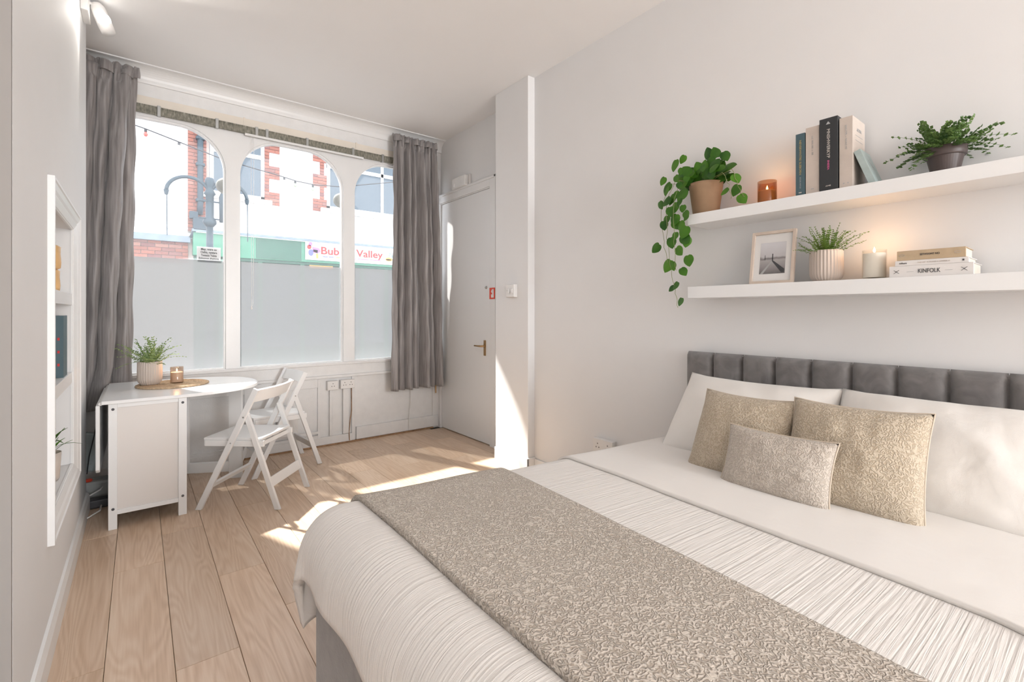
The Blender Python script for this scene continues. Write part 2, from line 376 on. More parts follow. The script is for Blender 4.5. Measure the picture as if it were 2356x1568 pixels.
# niche frame (mitred moulding) and shelves
O = (2.402, 3.411, .395, 1.752); I = (2.505, 3.292, .479, 1.671)
prof = [(0, XL-.001), (0, XL+.020), (.12, XL+.0205), (.16, XL+.016), (.4, XL+.012), (.52, XL+.006), (.58, XL+.008), (.9, XL+.001), (1, XL-.004), (1, XL-.012)]
mb = MB(); base = []
for (f, x) in prof:
    y0 = O[0]+(I[0]-O[0])*f; y1 = O[1]+(I[1]-O[1])*f; z0 = O[2]+(I[2]-O[2])*f; z1 = O[3]+(I[3]-O[3])*f
    base.append(len(mb.v)); mb.v += [(x, y0, z0), (x, y1, z0), (x, y1, z1), (x, y0, z1)]
for a, b_ in zip(base, base[1:]):
    for k in range(4): mb.f.append((a+k, a+(k+1) % 4, b_+(k+1) % 4, b_+k))
struct(mb.build('trim_8', M['wood_white']))
sh1 = tag(box('niche_shelf', M['wood_white'], -.50, XL-.006, NY0, NY1, 1.287, 1.344, bevel=.002), 'upper white shelf board inside the left wall niche', 'shelf', 'niche shelves')
sh2 = tag(box('niche_shelf', M['wood_white'], -.50, XL-.006, NY0, NY1, .890, .946, bevel=.002), 'lower white shelf board inside the left wall niche', 'shelf', 'niche shelves')

# ------------------------------------------------------------------ window wall
OPN = [(-.308, .567), (.662, 1.538), (1.643, 2.518)]
ZS, ZT, RA = .775, 2.745, .33
def ztop(x, a, b):
    d = min(x-a, b-x)
    if d >= RA: return ZT
    return ZT-RA+math.sqrt(max(0, RA*RA-(RA-d)**2))
def arch_pts(a, b, inset=0, n=14):
    a, b, zt, ra = a+inset, b-inset, ZT-inset, RA-inset
    pts = [(a, ZS+inset), (b, ZS+inset)]
    for i in range(n+1): t = PI/2*i/n; pts.append((b-ra+ra*math.cos(t), zt-ra+ra*math.sin(t)))
    for i in range(n+1): t = PI/2+PI/2*i/n; pts.append((a+ra+ra*math.cos(t), zt-ra+ra*math.sin(t)))
    return pts
fm = MB(); y0, y1 = YW, YW+.085
xs = [-.66]; 
for a, b_ in OPN:
    seg = [a]+[a+RA*(1-math.cos(PI/2*i/14)) for i in range(1, 15)]+[b_-RA*(1-math.cos(PI/2*i/14)) for i in range(14, 0, -1)]+[b_]
    for i in range(len(seg)-1):
        za, zb = ztop(seg[i], a, b_), ztop(seg[i+1], a, b_)
        fm.add([(seg[i], y0, za), (seg[i+1], y0, zb), (seg[i+1], y0, 2.80), (seg[i], y0, 2.80), (seg[i], y1, za), (seg[i+1], y1, zb), (seg[i+1], y1, 2.80), (seg[i], y1, 2.80)],
               [(0,1,2,3), (4,7,6,5), (0,4,5,1), (3,2,6,7)])
for xa, xb in ((-.7, -.308), (.567, .662), (1.538, 1.643), (2.518, 2.70)): fm.box(xa, xb, y0, y1, ZS, 2.80)
struct(fm.build('wall_window_frame', M['wood_white'], fix=False))
struct(MB().box(-.7, 2.70, YW+.012, YW+.20, 0, ZS).box(-.7, 2.70, YW, YW+.20, 2.80, ZC).box(-.9, -.308, YW+.085, YW+.25, 0, ZC).build('wall_window', M['old_white']))
struct(MB().box(-.7, 2.56, YW-.02, YW+.012, .752, .778).box(-.7, 2.56, YW-.004, YW+.012, .655, .752).box(-.7, 2.56, YW-.022, YW+.012, .632, .657).build('trim_2', M['old_white'], bevel=.004))
struct(MB().box(-.7, 2.56, YW-.006, YW+.02, 2.825, 2.895).build('trim_3', M['cream'], bevel=.002))
# dado panels under the window: stiles and rails
dd = MB()
for a, b_ in ((-.7, -.62), (.22, .30), (.70, .78), (1.30, 1.325), (1.618, 1.65), (2.50, 2.57)): dd.box(a, b_, YW-.004, YW+.012, .0, .632)
[dd.box(a, b_, YW-.0035, YW+.011, z0, z1) for a, b_ in ((-.62, .22), (.30, .70), (.78, 1.30)) for z0, z1 in ((.0, .11), (.55, .631))]
struct(dd.build('trim_4', M['old_white'], bevel=.003))
struct(MB().box(1.66, 2.56, YW-.014, YW+.012, .015, .135).box(.30, 1.62, YW-.010, YW+.012, .012, .085).build('baseboard_window', M['old_white'], bevel=.004))
struct(MB().box(.05, 2.5, YW-.022, YW+.01, .0, .013).build('trim_5', M['brown_gap'], bevel=.003))
for i, (a, b_) in enumerate(OPN):
    outer = arch_pts(a, b_); inner = arch_pts(a, b_, .013); mb = MB(); n = len(outer)
    vs = [(x, YW+.022, z) for x, z in outer]+[(x, YW+.022, z) for x, z in inner]+[(x, YW+.062, z) for x, z in outer]+[(x, YW+.062, z) for x, z in inner]
    fs = []
    for k in range(n):
        q = (k+1) % n; fs += [(k, q, n+q, n+k), (2*n+k, 3*n+k, 3*n+q, 2*n+q), (n+k, n+q, 3*n+q, 3*n+k)]
    wd = struct(mb.add(vs, fs).build('window_%d' % (i+1), M['wood_white'], fix=True))
    ip = arch_pts(a, b_, .011); MB().prism(ip, YW+.040, YW+.044, 'xzy').build('glass_pane', M['glass'], wd)
    zf = 1.676 if i < 1 else (1.68 if i == 1 else 1.685)
    MB().box(a+.012, b_-.012, YW+.0385, YW+.0395, ZS+.012, zf).build('frosted_film', M['frost'], wd)
# dark rail above the window
rl = thing('curtain_rail', 'weathered dark metal rail running above the three arched windows', 'curtain rail', (1.1, YW-.03, 2.79))
MB().box(-.6, 2.53, YW-.030, YW-.008, 2.764, 2.820).box(-.6, 2.53, YW-.034, YW-.026, 2.814, 2.824).box(-.6, 2.53, YW-.034, YW-.026, 2.760, 2.768).build('track', M['rail'], rl, bevel=.002)
MB().tube([(.70, YW-.036, 2.752), (1.72, YW-.036, 2.752)], .010, 10).build('wand', M['wood_white'], rl)
for x in (.12, .5, .79, .87, 1.2, 1.62, 1.92, 2.1): MB().box(x-.011, x+.011, YW-.040, YW-.0, 2.756, 2.832).build('bracket', M['steel'], rl, bevel=.002)
for x in (.70, 1.66): MB().box(x-.006, x+.006, YW-.012, YW, 2.83, 2.90).build('hook', M['cream'], rl)
cd = MB().tube([(.745, YW-.045, 2.75), (.747, YW-.04, 2.2), (.75, YW-.04, 1.3)], .0016, 5).tube([(.766, YW-.045, 2.75), (.765, YW-.04, 2.0), (.762, YW-.04, 1.33), (.756, YW-.04, 1.30)], .0016, 5).lathe([(0, -.02), (.006, -.015), (.007, 0), (.003, .02), (0, .022)], (.75, YW-.04, 1.29), 10)
tag(cd.build('blind_cord', M['whitep']), 'thin double blind cord hanging in front of middle arched window', 'cord')
# sign stuck on the left pane
sg = thing('window_sign', 'white printed notice stuck on the left arched window above frosted film', 'sign', (.452, YW+.052, 1.73))
box('sign_board', M['banner'], .369, .536, YW+.05, YW+.053, 1.676, 1.787, sg, bevel=.001)
for i, tx in enumerate(('May, were au', 'Oslita, nyetara', 'Tonacio Yalsta', 'Eabarner Aqricna')):
    text('lettering', tx, .024, (.452, YW+.0495, 1.767-.025*i), (1, 0, 0), (0, 0, 1), M['ink'], sg, bold=.0006, width=(.11, .115, .11, .14)[i], ext=.0003)
# round lamps outside, behind the mullions
for x, z, lb in ((.605, 2.332, 'round olive metal lamp behind the left mullion of the window'), (1.585, 2.352, 'round olive metal lamp behind the right mullion of the window')):
    t = thing('round_lamp', lb, 'lamp', (x, YW+.09, z), 0, 'round lamps outside the mullions')
    mb = MB().lathe([(0, .0), (.06, .004), (.088, .02), (.095, .045), (.088, .07), (.06, .085), (0, .09)], (0, 0, 0), 28)
    o = mb.build('shade', M['olive'], t, smooth=True, world=False); o.rotation_euler = (-PI/2, 0, 0); o.scale = (1, .8, 1); o.location = (0, .02, 0)
    MB().box(-.02, .02, -.005, .03, -.02, .02).build('mount', M['olive'], t, world=False)

# ------------------------------------------------------------------ door
dr = struct(box('door_1', M['furn'], XD, XD+.04, 3.604, 4.50, .008, 2.412, bevel=.002))
hd = MB().box(XD-.006, XD, 3.668, 3.703, .838, .985).build('door_handle', M['brass'], dr, bevel=.003)
MB().lathe([(0, 0), (.014, 0), (.014, .006), (.009, .012), (.009, .045), (0, .045)], (0, 0, 0), 16).tube([(0, 0, .04), (0, .03, .044), (0, .07, .046), (0, .105, .044)], [.009, .0085, .007, .008], 10).build('lever', M['brass'], hd, smooth=True, world=False)
lv = hd.children[0]; lv.matrix_basis = Matrix.Translation((XD-.006, 3.686, .930)) @ Matrix(((0, 0, -1, 0), (0, 1, 0, 0), (1, 0, 0, 0), (0, 0, 0, 1)))
o = MB().lathe([(0, 0), (.014, 0), (.0135, .006), (.008, .009), (.007, .014), (0, .014)], (0, 0, 0), 18).build('door_lock', M['steel'], dr, world=False, smooth=True)
o.location = (XD, 3.663, 1.484); o.rotation_euler = (0, -PI/2, 0)
struct(MB().box(XD-.016, XD+.03, 3.50, 3.59, 0, 2.50).box(XD-.016, XD+.03, 3.59, 4.56, 2.425, 2.50).box(XD-.026, XD+.03, 3.487, 3.51, 0, 2.515).box(XD-.026, XD+.03, 3.487, 4.56, 2.492, 2.515).box(XD-.008, XD+.03, 3.59, 3.602, 0, 2.425)
       .box(XD-.008, XD+.03, 3.59, 4.5, 2.414, 2.425).box(XD-.016, XD+.03, 4.505, 4.56, 0, 2.425).build('trim_6', M['wood_white'], bevel=.003))
struct(box('trim_7', M['wood_white'], XD-.02, 2.65, 3.245, 3.49, 0, .12, bevel=.003))
# fire sign on architrave, facing -x
fs = thing('fire_sign', 'small red fire sign with white symbol on the door architrave', 'sign', (XD-.028, 3.53, 1.43))
box('plate', M['red'], XD-.030, XD-.026, 3.488, 3.572, 1.372, 1.476, fs)
X_ = XD-.0305
box('symbol', M['whitep'], X_-.001, X_+.001, 3.504, 3.526, 1.385, 1.462, fs); box('symbol', M['whitep'], X_-.001, X_+.001, 3.526, 3.545, 1.385, 1.415, fs)
MB().prism([(3.53, 1.425), (3.545, 1.44), (3.536, 1.455), (3.53, 1.46)], X_-.001, X_+.001, 'yzx').build('symbol', M['whitep'], fs)
# light switch on pier
sw = thing('light_switch', 'white square light switch on the pier beside the door', 'switch', (XP, 3.009, 1.423))
box('back_box', M['whitep'], XP-.028, XP, 2.955, 3.063, 1.372, 1.475, sw, bevel=.003)
box('face_plate', M['whitep'], XP-.034, XP-.028, 2.957, 3.061, 1.374, 1.473, sw, bevel=.002)
for y in (2.985, 3.02): box('rocker', M['wood_white'], XP-.040, XP-.033, y-.012, y+.010, 1.405, 1.44, sw, bevel=.002)
for (ya, za, yb, zb) in ((3.052, 1.425, 3.035, 1.425), (3.028, 1.44, 3.006, 1.41), (3.006, 1.41, 2.99, 1.445), (3.006, 1.41, 3.006, 1.395)): MB().tube([(XP-.0355, ya, za), (XP-.0355, yb, zb)], .0012, 5).build('printed_line', M['greyline'], sw)
# emergency box over the door
eb = thing('emergency_light', 'white boxy emergency light fixed on the wall above the door', 'light', (XD, 4.1, 2.56))
box('backplate', M['whitep'], XD-.01, XD+.02, 3.945, 4.215, 2.502, 2.625, eb, bevel=.004)
box('cover', M['old_white'], XD-.055, XD-.01, 3.955, 4.205, 2.508, 2.615, eb, bevel=.008)
box('indicator', M['furn'], XD-.062, XD-.054, 4.15, 4.168, 2.525, 2.56, eb, bevel=.002)
tag(MB().tube([(2.50, 4.52, .49), (2.515, 4.52, .46), (2.517, 4.52, .38)], .007, 8).build('wall_hook', M['brass']), 'short brass bolt hanging below the right curtain by the door', 'hook')

# ------------------------------------------------------------------ sockets and conduits
def socket_y(x0, x1, z0, z1, label, nm='wall_socket', double=False):
    t = thing(nm, label, 'socket', ((x0+x1)/2, YW, (z0+z1)/2))
    box('back_box', M['whitep'], x0, x1, YW-.035, YW+.012, z0, z1, t, bevel=.003)
    box('face_plate', M['whitep'], x0+.002, x1-.002, YW-.040, YW-.035, z0+.002, z1-.002, t, bevel=.002)
    cs = ((x0+x1)/2,) if not double else (x0+(x1-x0)*.28, x0+(x1-x0)*.72)
    for c in cs:
        for dx, dz in ((0, .018), (-.011, -.006), (.011, -.006)): box('slot', M['sock_hole'], c+dx-.003, c+dx+.003, YW-.0408, YW-.039, (z0+z1)/2+dz-.004, (z0+z1)/2+dz+.004, t)
    return t
socket_y(1.378, 1.478, .520, .605, 'small white single socket under the window beside another socket')
socket_y(1.500, 1.635, .522, .606, 'wide white double socket under the window, right of a single one', double=True)
for x0, x1, lb in ((1.405, 1.425, 'narrow white conduit running down from the single socket'), (1.530, 1.585, 'wide white conduit running down from the double socket')):
    tag(box('conduit', M['old_white'], x0, x1, YW-.018, YW+.004, .09, .522, bevel=.003), lb, 'conduit', 'conduits under the window')
tag(MB().tube([(1.612, YW-.012, .52), (1.613, YW-.012, .30), (1.600, YW-.012, .22), (1.588, YW-.012, .10), (1.59, YW-.02, .02)], .004, 6).build('cable', M['brown_gap']), 'thin frayed brown cable under the double socket', 'cable')
tag(MB().tube([(2.235, YW-.02, .48), (2.232, YW-.02, .3), (2.21, YW-.022, .15), (2.205, YW-.024, .02)], .004, 6).build('cable', M['whitep']), 'thin white cable hanging from behind the right curtain to floor', 'cable')
tag(MB().box(.93, 1.30, YW-.02, YW+.0, .125, .15).build('conduit', M['old_white'], bevel=.004), 'horizontal white conduit low on the wall behind the chairs', 'conduit')
jb = thing('junction_box', 'low white junction box on the wall behind the far chair', 'box', (1.02, YW, .2))
box('case', M['old_white'], .95, 1.12, YW-.05, YW, .145, .30, jb, bevel=.006); box('cover', M['whitep'], .955, 1.115, YW-.055, YW-.05, .15, .295, jb, bevel=.002)
# double socket on right wall near bed
t = thing('wall_socket', 'white double socket low on the right wall beside the bed', 'socket', (XR, 2.09, .345))
box('back_box', M['whitep'], XR-.03, XR, 2.005, 2.178, .30, .405, t, bevel=.003); box('face_plate', M['whitep'], XR-.036, XR-.03, 2.007, 2.176, .302, .403, t, bevel=.002)
for yc in (2.05, 2.135):
    for dy, dz in ((0, .02), (-.012, -.004), (.012, -.004)): box('slot', M['sock_hole'], XR-.037, XR-.0355, yc+dy-.003, yc+dy+.003, .352+dz-.004, .352+dz+.004, t)

# ------------------------------------------------------------------ curtains
def curtain_part(name, parent, xt0, xt1, xb0, xb1, zt, zb, yc, amp, nf_, seed, edge=None, n=120, nz=60):
    r = random.Random(seed); ph = [r.uniform(0, 6.28) for _ in range(6)]
    def fn(s, q):
        z = zt+(zb-zt)*q; k = q**.8
        a = xt0+(xb0-xt0)*k; b_ = xt1+(xb1-xt1)*k
        if edge: b_ = min(b_, edge(z))
        x = a+(b_-a)*s
        w = 2*PI*nf_*(s+.02*math.sin(2*PI*s*2+ph[0]+q*1.2))
        g = math.sin(w+ph[1])*.6+math.sin(w*.53+ph[2]+q*.8)*.35+math.sin(w*1.9+ph[3]+q*1.5)*.22*(1-q*.5)
        ga = amp*(.55+.45*min(1, q*4))
        if q < .035: g = g*.6+.35*math.sin(w*2.3+ph[4])
        y = yc+ga*g+.006*math.sin(z*5+s*9+ph[5])
        x += .018*math.cos(w*1.0+ph[1])*(.4+.6*q)+.004*math.sin(z*14+s*30)
        return (x, y, z+.006*math.sin(w*1.0+ph[2]))
    o = MB().grid(fn, n, nz).build(name, M['curtain'], parent, smooth=True, fix=False); solid(o, .003, 0); return o
cr = thing('curtain', 'long grey taffeta curtain hanging right of the windows beside the door', 'curtain', (2.25, 4.45, .5), 0, 'pair of grey curtains')
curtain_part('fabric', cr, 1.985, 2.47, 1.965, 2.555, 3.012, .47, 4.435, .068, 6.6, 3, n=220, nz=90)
curtain_part('header_tape', cr, 1.985, 2.47, 1.985, 2.47, 3.035, 2.965, 4.43, .036, 9, 8, n=180, nz=8)
cl = thing('curtain', 'long grey taffeta curtain hanging left of the windows behind the table', 'curtain', (-.2, 4.46, .5), 0, 'pair of grey curtains')
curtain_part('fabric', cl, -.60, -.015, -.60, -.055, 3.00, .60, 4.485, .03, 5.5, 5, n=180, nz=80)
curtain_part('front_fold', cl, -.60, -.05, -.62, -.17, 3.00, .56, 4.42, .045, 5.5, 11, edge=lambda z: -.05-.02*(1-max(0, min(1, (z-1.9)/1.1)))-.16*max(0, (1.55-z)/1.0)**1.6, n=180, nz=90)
curtain_part('header_tape', cl, -.60, -.0, -.60, -.0, 3.045, 2.965, 4.43, .03, 9, 18, n=180, nz=8)

# ------------------------------------------------------------------ table
tb = thing('drop_leaf_table', 'white gateleg table with rounded end, left leaf folded down, by the window', 'table', (.05, 3.96, 0))
def ttop():
    pts = [(-.168, 3.53), (.20, 3.53)]
    xc, yc, ry, rx = .12, 3.975, .445, .57
    for i in range(0, 41):
        t = -PI/2+PI*i/40; c, s_ = math.cos(t), math.sin(t)
        pts.append((xc+rx*abs(c)**.85, yc+ry*math.copysign(abs(s_)**.85, s_)))
    pts += [(-.168, 4.42)]; return pts
pts = [p for i, p in enumerate(ttop()) if not (i > 1 and p[0] < .20 and p[1] < 3.6)]
MB().prism(pts, .725, .745).build('tabletop', M['furn'], tb, bevel=.003)
for (x, y) in ((-.139, 3.553), (.190, 3.553), (-.139, 4.33), (.190, 4.33)):
    w_ = .040 if x < 0 else .043
    box('leg', M['furn'], x, x+w_, y, y+.043, 0, .722, tb, bevel=.002)
box('end_panel', M['furn_panel'], -.099, .19, 3.567, 3.577, .105, .705, tb)
box('end_panel', M['furn_panel'], -.099, .19, 4.345, 4.355, .105, .705, tb)
box('rail', M['furn'], -.099, .19, 3.556, 3.58, .700, .722, tb, bevel=.001); box('rail', M['furn'], -.099, .19, 3.556, 3.58, .083, .108, tb, bevel=.001)
box('side_panel', M['furn'], -.134, -.120, 3.596, 4.33, .085, .715, tb); box('side_panel', M['furn'], .214, .228, 3.596, 4.33, .085, .715, tb)
for (x, z) in ((-.118, .692), (.212, .694), (-.118, .118), (.212, .118)):
    o = MB().lathe([(0, 0), (.0075, 0), (.0075, .002), (.004, .003), (0, .003)], (0, 0, 0), 14).build('screw_cap', M['screw'], tb, world=False); o.location = (x-tb.location.x, 3.553-tb.location.y, z); o.rotation_euler = (PI/2, 0, 0)
def leafpts():
    p = [(3.535, .722), (3.535, .36), (3.56, .34), (4.36, .34), (4.40, .37), (4.41, .722)]; return p
MB().prism(leafpts(), -.193, -.174, 'yzx').build('drop_leaf', M['furn'], tb, bevel=.004)
MB().tube([(-.172, 3.56, .728), (-.172, 4.40, .728)], .010, 10).build('hinge', M['whitep'], tb)
# gate frame that carries the rounded leaf
gA, gB = Vector((.250, 4.285, 0)), Vector((.615, 4.09, 0)); gd = (gB-gA).normalized(); gn = Vector((-gd.y, gd.x, 0))
def gbar(s0, s1, z0, z1, th=.024):
    a, b_ = gA+gd*s0, gA+gd*s1; n = gn*th/2
    vs = [(p+q).to_tuple()[:2]+(z,) for z in (z0, z1) for p, q in ((a, -n), (b_, -n), (b_, n), (a, n))]
    return MB().add(vs, [(0,3,2,1),(4,5,6,7),(0,1,5,4),(1,2,6,5),(2,3,7,6),(3,0,4,7)])
Lg = (gB-gA).length
gbar(0, .05, 0.05, .715).build('gate_stile', M['furn'], tb, bevel=.002); gbar(Lg-.088, Lg, 0, .715, .03).build('gate_leg', M['furn'], tb, bevel=.002)
gbar(.05, Lg-.088, .665, .715).build('gate_rail', M['furn'], tb, bevel=.002); gbar(.05, Lg-.088, .05, .125).build('gate_rail', M['furn'], tb, bevel=.002)
# placemat
pm = thing('placemat', 'round woven jute placemat on the white table under plant and candle', 'placemat', (.187, 4.05, .745))
mb = MB()
for k in range(14):
    r = .012+k*.0148; mb.tube([(r*math.cos(a), r*math.sin(a), .006+.001*math.sin(a*23+k)) for a in [2*PI*i/48 for i in range(49)]], .0075, 6, cap=False)
mb.build('woven_ring', M['jute'], pm, world=False, smooth=True)
mb = MB().lathe([(0, .002), (.200, .002), (.205, .006), (.200, .010), (0, .010)], (0, 0, 0), 48); mb.build('base', M['jute'], pm, world=False)
pm.scale = (1, 1, 1)

# ------------------------------------------------------------------ plants and pots
def rib_pot(parent, r, h, nrib=30):
    prof = [(r*.70, 0), (r*.78, h*.03), (r*.93, h*.13), (r, h*.24), (r*1.0, h*.6), (r*.985, h*.95), (r*.95, h)]
    o = MB().lathe(prof+[(r*.88, h), (r*.86, h*.85), (r*.3, h*.84), (0.0001, h*.84)], (0, 0, 0), nrib*8, .022, nrib).build('pot', M['ribpot'], parent, world=False, smooth=True)
    MB().lathe([(0, h*.86), (r*.82, h*.86), (r*.82, h*.88), (0, h*.90)], (0, 0, 0), 20).build('soil', M['soil'], parent, world=False)
def frond(length, droop, nl, lw, ll, rr):
    mb = MB(); pts = []; w1 = rr.uniform(-.12, .12)
    for i in range(nl+1):
        t = i/nl; pts.append(Vector((length*(t-.15*droop*t*t), length*w1*math.sin(t*3), -length*droop*t*t*.6)))
    mb.tube(pts, [.0013*(1-.6*i/nl) for i in range(nl+1)], 4)
    for i in range(3, nl+1):
        for sgn in (-1, 1):
            p = pts[i]; d = (pts[i]-pts[i-1]).normalized(); sd = Vector((0, sgn, 0)); up = Vector((0, 0, 1))
            l = ll*(1-.4*i/nl)*rr.uniform(.6, 1.2); dr_ = (d*rr.uniform(.5, 1.1)+sd*.8+up*rr.uniform(-.5, .6)).normalized(); wv = dr_.cross(up).normalized()*lw*rr.uniform(.7, 1.2)
            a = p; b_ = p+dr_*l*.5+wv; c = p+dr_*l; e = p+dr_*l*.5-wv; f = p+dr_*l*.5-up*lw*.35
            mb.add([a, b_, c, e, f], [(0, 1, 4), (1, 2, 4), (2, 3, 4), (3, 0, 4)])
    return mb
def fern(parent, z, count, spread, length, m, seed, lw=.004, ll=.018, nl=13, droop=(.1, .9), elev=(20, 85)):
    rr = random.Random(seed); meshes = [frond(length*k, dr_, nl, lw, ll, rr).mesh('frond', m, fix=False) for k, dr_ in ((.9, droop[0]), (1, (droop[0]+droop[1])/2), (1.05, droop[1]), (.7, droop[0]), (.95, droop[0]))]
    for i in range(count):
        a = i*2.39996+rr.uniform(-.2, .2); el = math.radians(elev[0]+(elev[1]-elev[0])*rr.random()**.8)
        o = link('frond', meshes[i % 5], parent, (math.cos(a)*spread*rr.uniform(.1, 1), math.sin(a)*spread*rr.uniform(.1, 1), z), (rr.uniform(-.3, .3), -el, a)); s_ = rr.uniform(.75, 1.1); o.scale = (s_, s_, s_)
# table plant
p1 = thing('potted_fern', 'pale green fern in ribbed beige pot on the table placemat', 'plant', (.058, 4.08, .757))
rib_pot(p1, .069, .158); fern(p1, .13, 60, .024, .20, M['fern_pale'], 3, .0045, .024, 12, (.1, .9), (22, 88))
# lower-shelf plant
p2 = thing('potted_fern', 'green fern in ribbed beige pot on the lower wall shelf', 'plant', (2.345, .768, 1.382))
rib_pot(p2, .062, .135); fern(p2, .112, 52, .022, .145, M['fern'], 9, .0034, .015, 13, (.05, .7), (18, 88))
# upper-shelf brown pot fern
p3 = thing('potted_fern', 'bushy dark green fern in brown plastic pot on the upper wall shelf', 'plant', (2.343, .382, 1.757))
MB().lathe([(.039, 0), (.053, .066), (.057, .068), (.060, .098), (.056, .098), (.053, .085), (.0001, .084)], (0, 0, 0), 40).build('pot', M['brownpot'], p3, world=False, smooth=False)
MB().lathe([(.0585, .066), (.0605, .0685), (.0625, .099), (.058, .0995), (.056, .09)], (0, 0, 0), 40).build('rim', M['brownpot'], p3, world=False, smooth=True)
fern(p3, .088, 90, .04, .125, M['fern_dark'], 21, .0078, .022, 9, (.3, 1.1), (-5, 75))
# heart-leaf trailing plant
def heart(size, bend=.15):
    mb = MB(); out = []
    for i in range(17):
        t = -1+2*i/16; a = t*PI
        r = size*.5*(1.0-.26*math.exp(-((abs(t)-1)/.12)**2)); x = -math.cos(a)*-1*r; y = math.sin(a)*r*.92
        if abs(t) < .22: x += size*.16*(1-abs(t)/.22)
        out.append(Vector((x+size*.36, y, -bend*y*y/size*1.6-bend*(x+size*.4)**2/size*.7)))
    cen = [Vector((size*f, 0, -bend*(size*f)**2/size*.7-.0012)) for f in (.0, .35, .62)]
    n = len(out); vs = out[:-1]+[Vector((size*.33, 0, -.0015))]; c = len(vs)-1
    mb.add(vs, [(i, (i+1) % c, c) for i in range(c)]); return mb
p4 = thing('trailing_plant', 'heart-leaved trailing plant in mottled brown clay pot, upper shelf left end', 'plant', (2.335, 1.318, 1.757))
MB().lathe([(.060, 0), (.064, .004), (.083, .150), (.085, .165), (.080, .165), (.077, .14), (.0001, .138)], (0, 0, 0), 40).build('pot', M['terracotta'], p4, world=False, smooth=True)
MB().lathe([(0, .137), (.077, .139), (.077, .142), (0, .150)], (0, 0, 0), 20).build('soil', M['soil'], p4, world=False)
hm = [heart(s_, b_).mesh('leaf', M['pothos'], smooth=True, fix=False) for s_, b_ in ((.060, .2), (.053, .35), (.042, .1), (.064, .3))]
def addleaf(y, z, x, ang, rr, tilt=None, k=None):
    # leaf mostly faces the room (-x); ang = direction of tip in the y/z plane (0 = down)
    d = Vector((-.25, math.sin(ang), -math.cos(ang))).normalized(); nrm = Vector((-1, rr.uniform(-.5, .5), rr.uniform(.1, .9))).normalized()
    if tilt is not None: nrm = tilt
    sx = nrm.cross(d).normalized(); nrm = d.cross(sx).normalized()
    mt = Matrix((d, sx, nrm)).transposed().to_4x4(); o = link('leaf', hm[rr.randrange(4) if k is None else k], p4); s_ = rr.uniform(.82, 1.12)
    o.matrix_basis = Matrix.Translation(Vector((x, y, z))-p4.location) @ mt @ Matrix.Scale(s_, 4)
rr = random.Random(5)
LF = [(255,440,2.28),(320,405,2.30),(540,365,2.33),(615,380,2.34),(170,570,2.25),(215,615,2.25),(130,755,2.24),(210,720,2.23),(210,795,2.22),(345,855,2.215),(160,900,2.23),(335,940,2.22),(215,1025,2.22),(345,1020,2.23),(130,1075,2.23),
      (345,1160,2.22),(215,1195,2.23),(295,1255,2.225),(240,1390,2.23),(270,1360,2.23),(695,550,2.27),(725,630,2.26),(650,655,2.25),(735,705,2.26),(280,610,2.24),(330,660,2.23),(260,850,2.23),(240,900,2.24),(310,780,2.22),(255,985,2.23),(300,1480,2.23),
      (250,560,2.25),(300,500,2.27),(330,560,2.25),(290,730,2.225),(320,830,2.22),(190,860,2.24),(290,900,2.235),(240,700,2.24),(185,640,2.25),(255,760,2.235),(300,1010,2.225),(260,1100,2.23),(225,1210,2.225),(280,680,2.24)]
for (cx_, cy_, X) in LF:
    P = at(1480+cx_/3.266, 240+cy_/3.266, 'x', X); addleaf(P.y+.008, P.z+.018, X, rr.uniform(-.9, .9), rr)
for i in range(80):      # crown over the pot
    a = rr.uniform(0, 2*PI); r_ = rr.uniform(.01, .10); y = 1.318+math.cos(a)*r_*1.15; x = 2.335+math.sin(a)*r_*.8-.01; z = 1.757+.165+rr.uniform(-.01, .075)*(1.1-r_*5)+.012
    addleaf(y, z, x, math.atan2(math.cos(a), -.2+rr.uniform(-.7, .5))+rr.uniform(-.5, .5), rr, Vector((-1.0+math.sin(a)*.3, math.cos(a)*.35, .6+rr.uniform(-.4, .3))).normalized())
for (py, pz) in ((1.295, 2.05), (1.255, 2.045)): addleaf(py, pz, 2.33, 2.9, rr, None, 3)
vines = [[(2.32, 1.38, 1.93), (2.26, 1.45, 1.96), (2.235, 1.485, 1.85), (2.225, 1.48, 1.65), (2.228, 1.455, 1.48), (2.23, 1.43, 1.35), (2.23, 1.415, 1.275)],
         [(2.32, 1.38, 1.93), (2.25, 1.42, 1.95), (2.215, 1.43, 1.82), (2.215, 1.43, 1.62), (2.22, 1.42, 1.47)],
         [(2.32, 1.38, 1.93), (2.27, 1.50, 1.95), (2.24, 1.525, 1.8), (2.232, 1.50, 1.6), (2.23, 1.47, 1.5)],
         [(2.30, 1.27, 1.93), (2.26, 1.19, 1.94), (2.25, 1.15, 1.87), (2.25, 1.14, 1.80)], [(2.30, 1.25, 1.93), (2.27, 1.15, 1.95), (2.26, 1.115, 1.88), (2.26, 1.10, 1.82), (2.26, 1.08, 1.80)]]
for v_ in vines:
    cv_ = []
    for i in range(len(v_)-1):
        for k in range(6):
            t = k/6; cv_.append(Vector(v_[i]).lerp(Vector(v_[i+1]), t)+Vector((0, .004*math.sin(i*3+t*6), 0)))
    cv_.append(Vector(v_[-1])); MB().tube(cv_, .0013, 5).build('vine', M['stem'], p4, smooth=True)

# ------------------------------------------------------------------ wall shelves
for nm, z0, z1, lb in (('wall_shelf', 1.703, 1.757, 'thick white floating shelf, the upper one on the right wall'), ('wall_shelf', 1.323, 1.382, 'thick white floating shelf, the lower one on the right wall')):
    tag(box(nm, M['furn'], 2.244, XR, -.35, 1.368, z0, z1, bevel=.0015), lb, 'shelf', 'floating shelves')
